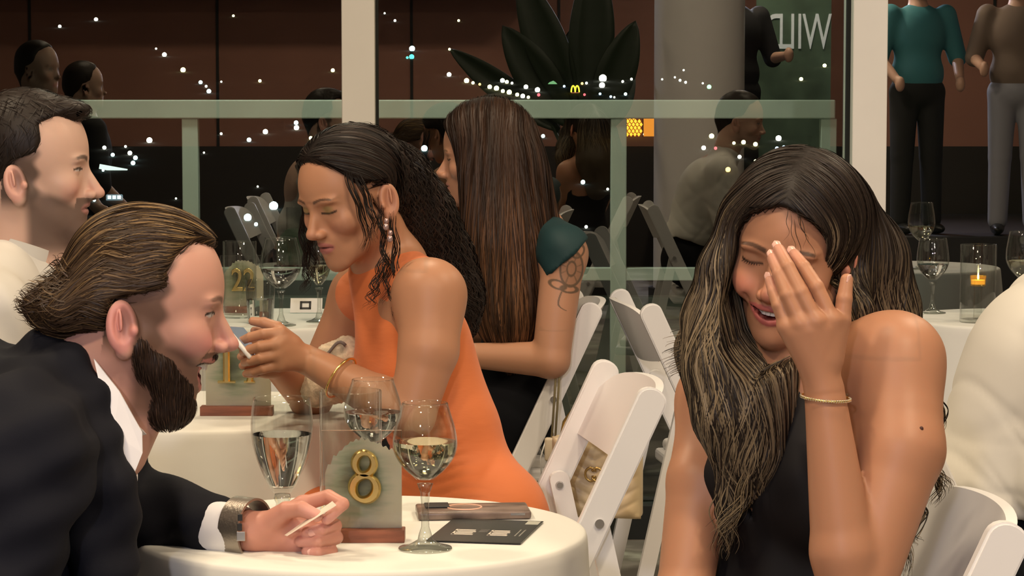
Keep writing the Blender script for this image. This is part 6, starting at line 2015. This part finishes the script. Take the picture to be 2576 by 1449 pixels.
# ------------------------------------------------------------------ man in a cream shirt seen from behind at the right
def shirt_man():
    root = person('seated person in a loose white shirt and black trousers turned away', None)
    H = Head(np.array([1.000, 4.1, 1.195]), frame(12, 8, 0), 1.0)
    sdf = SDF()
    spec = dict(eyes='open', stubble=((0.2, 0.13, 0.1), 0.4))
    add_head(sdf, H)
    Nb = np.array([0.925, 4.1, 1.035])
    sdf.cone(H.w(-0.03, 0, -0.045), Nb, 0.056, 0.06, 0.03)
    Ls, Rs = np.array([0.895, 4.29, 0.965]), np.array([0.885, 3.93, 0.965])
    sdf.ell((0.855, 4.1, 0.89), (0.11, 0.17, 0.15), None, 0.05).ell((0.815, 4.1, 0.72), (0.105, 0.15, 0.15), None, 0.05).ell((0.80, 4.1, 0.575), (0.13, 0.17, 0.11), None, 0.05)
    Le, Re = np.array([0.93, 4.34, 0.73]), np.array([0.845, 3.90, 0.735]); Lw, Rw = np.array([1.12, 4.26, 0.68]), np.array([1.04, 3.98, 0.70])
    for a, b_, c_ in ((Ls, Le, Lw), (Rs, Re, Rw)):
        sdf.cone(a, b_, 0.052, 0.042, 0.03).cone(b_, c_, 0.042, 0.027, 0.01); sdf.ell(c_ + np.array([0.06, 0, -0.01]), (0.055, 0.035, 0.02), None, 0.02)
    feet = legs(sdf, (0.80, 4.1), (0, 1, 0), (1, 0.05, 0), knee_out=0.42)
    body_obj(root, sdf, 0.010, [(head_box(H)[0], head_box(H)[1], 0.004)], (0.62, 0.38, 0.28), H, spec)
    short_hair(root, H, np.random.default_rng(6), (0.02, 0.012, 0.008), ([-0.12, -0.03, 0.012, 0.026, 0.045, 0.075, 0.092, 0.12], [-0.042, -0.040, -0.025, 0.014, 0.022, 0.03, 0.050, 0.075]), n=900)
    sh = SDF()
    sh.ell((0.855, 4.1, 0.885), (0.135, 0.20, 0.16), rotm('Y', 18), 0.05).ell((0.82, 4.1, 0.77), (0.128, 0.178, 0.13), None, 0.06).ell((0.805, 4.1, 0.70), (0.132, 0.18, 0.10), None, 0.05)
    for a, b_, c_ in ((Ls, Le, Lw), (Rs, Re, Rw)): sh.cone(a, b_, 0.076, 0.066, 0.04).cone(b_, c_, 0.062, 0.045, 0.02)
    sh.cone(Nb, Ls, 0.06, 0.06, 0.03).cone(Nb, Rs, 0.06, 0.06, 0.03)
    sh.fn(lambda p: 0.672 + 0.02 * np.sin(p[:, 0] * 20) - p[:, 2], 'i', 0.01)
    def fold(V):
        x, y, z = V[:, 0], V[:, 1], V[:, 2]
        def crease(ph, w): return np.exp(-(np.sin(ph) / w) ** 2)
        f = -0.007 * crease(z * 24 + x * 16 + 1.2 * np.sin(y * 9), 0.30) * smooth_step(1.0, 0.86, z)
        f += -0.006 * crease(z * 17 - x * 22 + 1.5 * np.sin(y * 7 + 1), 0.26)
        f += -0.005 * crease(z * 42 + 2 * np.sin(x * 14 + y * 8), 0.34) * smooth_step(0.84, 0.74, z)
        f += -0.005 * crease(z * 30 + x * 45 + 0.8, 0.3) * smooth_step(3.99, 3.93, y) * smooth_step(0.92, 0.80, z)
        return 0.5 * f
    cloth_obj('shirt', sh, 0.006, M['cream_shirt'], root, fold)
    t = SDF(); legs(t, (0.80, 4.1), (0, 1, 0), (1, 0.05, 0), r=(0.098, 0.078, 0.068, 0.06), knee_out=0.42); t.ell((0.80, 4.1, 0.59), (0.15, 0.185, 0.13), None, 0.04)
    cloth_obj('trousers', t, 0.010, M['trouser'], root); shoes(root, feet, M['shoe'])
    return root
shirt_man()
# ================================================================== bags and small things
M['quilt'] = mat('cream_quilted_leather', (0.72, 0.58, 0.36), 0.45)
M['brass'] = mat('antique_brass', (0.52, 0.36, 0.13), 0.32, 1.0)
root = empty('shoulder_bag', tuple(P(1502, 1200, 4.83)), math.radians(-12)); tag(root, 'cream chevron quilted shoulder bag with a gold ring emblem hanging at chair', 'bag')
# quilted body: rounded box with chevron relief on the front
W, Hh, D = 0.085, 0.076, 0.026
V, Q = [], []
nu, nv = 48, 44
for i in range(nu + 1):
    u = -1 + 2 * i / nu
    for j in range(nv + 1):
        v = -1 + 2 * j / nv
        x = u * W; z = v * Hh
        e = max(0.0, 1 - max(abs(u), abs(v)) ** 6)
        ridge = abs((((z - 0.55 * abs(x - 0.0)) / 0.024) % 1.0) - 0.5) * 2
        y = -D * (0.25 + 0.75 * e ** 0.5) - 0.0035 * (1 - (1 - ridge) ** 3 * 1.6) * e
        V.append((x, y, z))
for i in range(nu):
    for j in range(nv):
        a = i * (nv + 1) + j; Q.append((a, a + nv + 1, a + nv + 2, a + 1))
link('quilted_front', raw_mesh('quilted_front', V, Q), M['quilt'], root)
b = BM(); b.box((0, 0.004, 0), (2 * W, 0.040, 2 * Hh), bevel=0.008, seg=3); b.build('bag_body', M['quilt'], root, True)
em = empty('ring_emblem', (0.0, -0.0345, 0.010)); em.parent = root
for s in (-1, 1):
    b = BM(); b.tube([(s * 0.006 + 0.0105 * math.cos(t), 0, 0.0125 * math.sin(t)) for t in np.linspace(0.5, 2 * math.pi - 0.5, 28)] if s < 0 else [(s * 0.006 - 0.0105 * math.cos(t), -0.001, 0.0125 * math.sin(t)) for t in np.linspace(0.5, 2 * math.pi - 0.5, 28)], 0.0022, 6)
    b.tube([(s * 0.0042, 0, -0.004), (s * -0.004, -0.0005, -0.004)], 0.0020, 6)
    b.build('letter_ring', M['brass'], em, True)
for s in (-1, 1):
    b = BM(); b.tube([(s * 0.07, 0, Hh - 0.004), (s * 0.060, -0.02, Hh + 0.03), (s * 0.04, -0.045, Hh + 0.055), (0.0, -0.07, Hh + 0.065)], 0.0028, 8); b.build('chain_strap', M['brass'], root, True)

# knitted cream pouch on the table by the woman in orange
sd = SDF(); c0 = P(846, 935, 4.63)
sd.ell(c0, (0.048, 0.035, 0.058), None, 0.01).ell(c0 + np.array([0.022, -0.005, 0.035]), (0.028, 0.026, 0.030), None, 0.02).ell(c0 + np.array([-0.035, -0.005, -0.03]), (0.03, 0.03, 0.035), None, 0.02)
sd.ell(c0 + np.array([-0.012, -0.01, 0.065]), (0.018, 0.02, 0.02), None, 0.006, 's')
V, Q = surf(sd, 0.004); V = V + sd.grad(V, 0.003) * (0.0012 * np.sin(V[:, 2:3] * 900) * np.sin(V[:, 0:1] * 700))
pr = empty('knitted_pouch', (0, 0, 0)); tag(pr, 'crumpled cream knitted pouch on the cloth between the arms of the woman in orange', 'purse')
link('pouch', raw_mesh('pouch', V, Q), mat('cream_knit', (0.62, 0.52, 0.38), 0.9, noise=(60, 0.35), bump=(120, 0.6, 0.004)), pr)
b = BM(); b.tube([tuple(c0 + np.array([-0.02 + 0.028 * t, -0.034, 0.045 - 0.012 * math.cos(3 * t)])) for t in np.linspace(0, 1.4, 10)], 0.003, 8); b.build('drawstring', mat('taupe_cord', (0.2, 0.17, 0.15), 0.8), pr, True)

# little crossbody hung from the chair of the straight haired woman
root = empty('crossbody_bag', (0, 0, 0)); tag(root, 'small cream crossbody bag on olive straps hung from a chair post', 'bag')
for dx in (0, 9):
    b = BM(); b.tube([tuple(P(1402 + dx, 880, 5.995)), tuple(P(1396 + dx, 980, 5.985)), tuple(P(1388 + dx, 1100, 5.98))], 0.0028, 8); b.build('strap', mat('olive_strap', (0.22, 0.18, 0.09), 0.6), root, True)
b = BM(); b.box(tuple(P(1388, 1130, 5.98)), (0.034, 0.02, 0.055), bevel=0.006, seg=3); b.build('pouch', mat('cream_leather', (0.62, 0.52, 0.38), 0.5), root, True)
b = BM(); b.tube([tuple(P(1372, 1110, 5.975)), tuple(P(1360, 1150, 5.975)), tuple(P(1362, 1200, 5.975))], 0.0015, 6); b.build('cord', mat('white_cord', (0.7, 0.7, 0.68), 0.6), root, True)

# ================================================================== the far end of the room, mirrored in the windows
st = empty('stage_platform', (2.75, -2.45, 0)); tag(st, 'low dark stage platform at the far end of the room behind the tables', 'stage')
b = BM(); b.box((0, 0, 0.2), (3.4, 2.9, 0.4), bevel=0.01); b.build('deck', mat('stage_deck', (0.03, 0.03, 0.035), 0.5), st)
col = empty('column', (1.16, -0.68, 0)); tag(col, 'round pale column mirrored in the window', 'column')
b = BM(); b.cyl((0, 0, 0.1), (0, 0, 3.2), 0.28, 0.28, 48); b.build('shaft', mat('pale_column', (0.80, 0.77, 0.76), 0.3), col, True, sharp=40)
b = BM(); b.cyl((0, 0, 0.0), (0, 0, 0.1), 0.31, 0.31, 48); b.build('plinth', M['dark'], col, True, sharp=40)
bn = empty('banner', (1.88, -1.95, 0.4)); tag(bn, 'green pop-up banner lettered WILD in white, mirrored in the window', 'banner')
b = BM(); b.box((0, 0, 1.0), (0.50, 0.012, 1.95)); b.build('fabric', mat('banner_fabric', (0.10, 0.17, 0.12), 0.6, noise=(5, 0.35)), bn)
b = BM(); b.box((0, 0, 0.015), (0.54, 0.16, 0.03)); b.build('foot', M['dark'], bn)
wl = emitter('banner_white', (0.85, 0.95, 1.0), 1.3)
for k, chx in enumerate('WILD'):
    me = text_mesh(chx, 0.34, 0.002); me.transform(Matrix.Rotation(math.pi, 4, 'Z') @ Matrix.Rotation(math.pi / 2, 4, 'X') @ Matrix.Diagonal((0.55, 1, 1, 1)))
    o = link('letter', me, mat('letter_white_%d' % k, (0.85, 0.9, 0.9), 0.5, emit=((0.8, 0.95, 1.0), 0.35)), bn, (0.155 - (0.0, 0.115, 0.185, 0.285)[k], 0.009, 1.30))
b = BM(); b.box((0.0, 0.008, 1.68), (0.26, 0.002, 0.20)); b.build('emblem_patch', mat('emblem_white', (0.7, 0.75, 0.75), 0.5), bn)

def stander(x, y, z0, yaw, shirt, pants, label, arms=0.0, size=1.0):
    root = empty('person', (0, 0, 0)); tag(root, label, 'person', 'guests'); x, y = x / size, y / size; root.scale = (size, size, size)
    fw = np.array([math.cos(math.radians(yaw)), math.sin(math.radians(yaw)), 0]); lat = np.array([-fw[1], fw[0], 0]); o = np.array([x, y, z0])
    up = np.array([0, 0, 1.0]); T = np.stack([fw, lat, up], 1)
    H = Head(o + up * 1.62, frame(yaw, 0, 0), 1.0)
    s = SDF(); add_head(s, H); s.cone(H.w(-0.03, 0, -0.05), o + up * 1.45, 0.055, 0.06, 0.03)
    s.ell(o + up * 1.28, (0.11, 0.17, 0.18), T, 0.05).ell(o + up * 1.02, (0.11, 0.16, 0.16), T, 0.05)
    sh = SDF(); sh.ell(o + up * 1.28, (0.13, 0.19, 0.20), T, 0.05).ell(o + up * 1.03, (0.13, 0.175, 0.17), T, 0.06)
    pt = SDF(); pt.ell(o + up * 0.92, (0.13, 0.175, 0.12), T, 0.04)
    feet = []
    for q in (-1, 1):
        a = o + lat * q * 0.19 + up * 1.40; e = o + lat * q * (0.27) + up * 1.13 + fw * 0.05 * arms; w = o + lat * q * 0.22 + up * (0.92 + 0.25 * arms) + fw * (0.12 + 0.15 * arms)
        s.cone(a, e, 0.05, 0.04, 0.03).cone(e, w, 0.04, 0.028, 0.01); s.ell(w + (w - e) * 0.25, (0.035, 0.03, 0.05), T, 0.02)
        sh.cone(a, e, 0.072, 0.06, 0.04)
        h = o + lat * q * 0.09 + up * 0.9; kn = o + lat * q * 0.10 + up * 0.5; an = o + lat * q * 0.11 + up * 0.09
        s.cone(h, kn, 0.075, 0.055, 0.03).cone(kn, an, 0.052, 0.038, 0.01); pt.cone(h, kn, 0.095, 0.075, 0.03).cone(kn, an, 0.073, 0.062, 0.01)
        feet.append((an, fw, q))
    body_obj(root, s, 0.014, [], (0.55, 0.34, 0.25), H, dict(eyes='open'))
    short_hair(root, H, np.random.default_rng(abs(int(x * 10)) + 3), (0.02, 0.012, 0.008), ([-0.12, -0.03, 0.012, 0.026, 0.045, 0.075, 0.092, 0.12], [-0.042, -0.040, -0.025, 0.014, 0.022, 0.03, 0.050, 0.075]), n=150, h=0.010)
    cloth_obj('shirt', sh, 0.014, shirt, root); cloth_obj('trousers', pt, 0.014, pants, root)
    for an, f_, q in feet:
        sd = SDF(); bs_ = np.array([an[0], an[1], z0]); A = np.stack([f_, np.cross((0, 0, 1), f_), (0, 0, 1)], 1)
        sd.ell(bs_ + f_ * 0.06 + up * 0.038, (0.125, 0.042, 0.036), A, 0.01).cone(bs_ + up * 0.05, bs_ + up * 0.10, 0.045, 0.043, 0.02)
        Vv, Qq = surf(sd, 0.012); link('shoe', raw_mesh('shoe', Vv, Qq), M['shoe'], root)
TEAL = mat('teal_shirt', (0.05, 0.22, 0.26), 0.7); BLK = mat('black_cloth', (0.012, 0.012, 0.014), 0.8); JEAN = mat('grey_jeans', (0.30, 0.31, 0.36), 0.8); TAUPE = mat('taupe_top', (0.20, 0.15, 0.12), 0.8)
stander(2.60, -1.25, 0.4, 75, TEAL, BLK, 'standing person in a teal shirt mirrored in the side window', 0.3)
stander(3.22, -1.15, 0.4, 100, TAUPE, JEAN, 'standing person in grey jeans and taupe top mirrored in the side window', 0.6)
stander(1.45, -1.5, 0.4, 60, BLK, BLK, 'standing person dressed all in black beside the mirrored banner', 0.9)

stander(-1.83, 5.35, 0.0, 20, BLK, BLK, 'short standing person in black mirrored behind the man with stubble', 0.3, 0.87)
stander(-1.80, 4.45, 0.0, -20, BLK, JEAN, 'short standing person in black top and grey jeans mirrored above the railing', 0.3, 0.83)

# tall leafy plant, seen only as a dark mirror image
pl = empty('potted_plant', (0.46, -0.60, 0)); tag(pl, 'tall dark broad leaved potted plant mirrored in the window', 'plant')
b = BM(); b.lathe([(0, 0), (0.15, 0), (0.19, 0.34), (0.17, 0.34), (0.16, 0.30), (0, 0.30)], 32); b.build('pot', M['dark'], pl, True, sharp=40)
LEAF = mat('dark_leaf', (0.012, 0.025, 0.012), 0.5)
def big_leaf(tip, w):
    tip = np.array(tip); base = np.array([0.0, 0.0, 0.95]); d = tip - base; L = np.linalg.norm(d); d /= L
    b = BM(); b.tube([(0, 0, 0.28), (base[0] * 0.5, 0, 0.65), tuple(base + d * L * 0.25)], 0.012, 8); st_ = b.build('stalk', LEAF, pl, True)
    side = nrm(np.cross(d, (0, 1, 0))); V, Q = [], []
    for i in range(17):
        t = i / 16; ww = w * math.sin(math.pi * min(1, t * 0.97 + 0.03)) ** 0.75
        c = base + d * L * (0.2 + 0.8 * t)
        for u in (-1, -0.5, 0, 0.5, 1): V.append(c + side * u * ww + np.array([0, 0.05 * abs(u) * ww / w - 0.03 * t, 0.0]))
    for i in range(16):
        for j in range(4):
            a = i * 5 + j; Q.append((a, a + 1, a + 6, a + 5))
    o = link('leaf', raw_mesh('leaf', V, Q), LEAF, pl); md = o.modifiers.new('t', 'SOLIDIFY'); md.thickness = 0.004
for tip, w in (((-0.85, 0, 1.58), 0.085), ((-0.52, 0.05, 1.72), 0.13), ((-0.42, 0, 2.05), 0.13), ((0.05, 0, 2.15), 0.14), ((0.30, 0.05, 1.75), 0.12), ((0.30, -0.2, 1.45), 0.10), ((-0.1, -0.3, 1.7), 0.12)):
    big_leaf(tip, w)
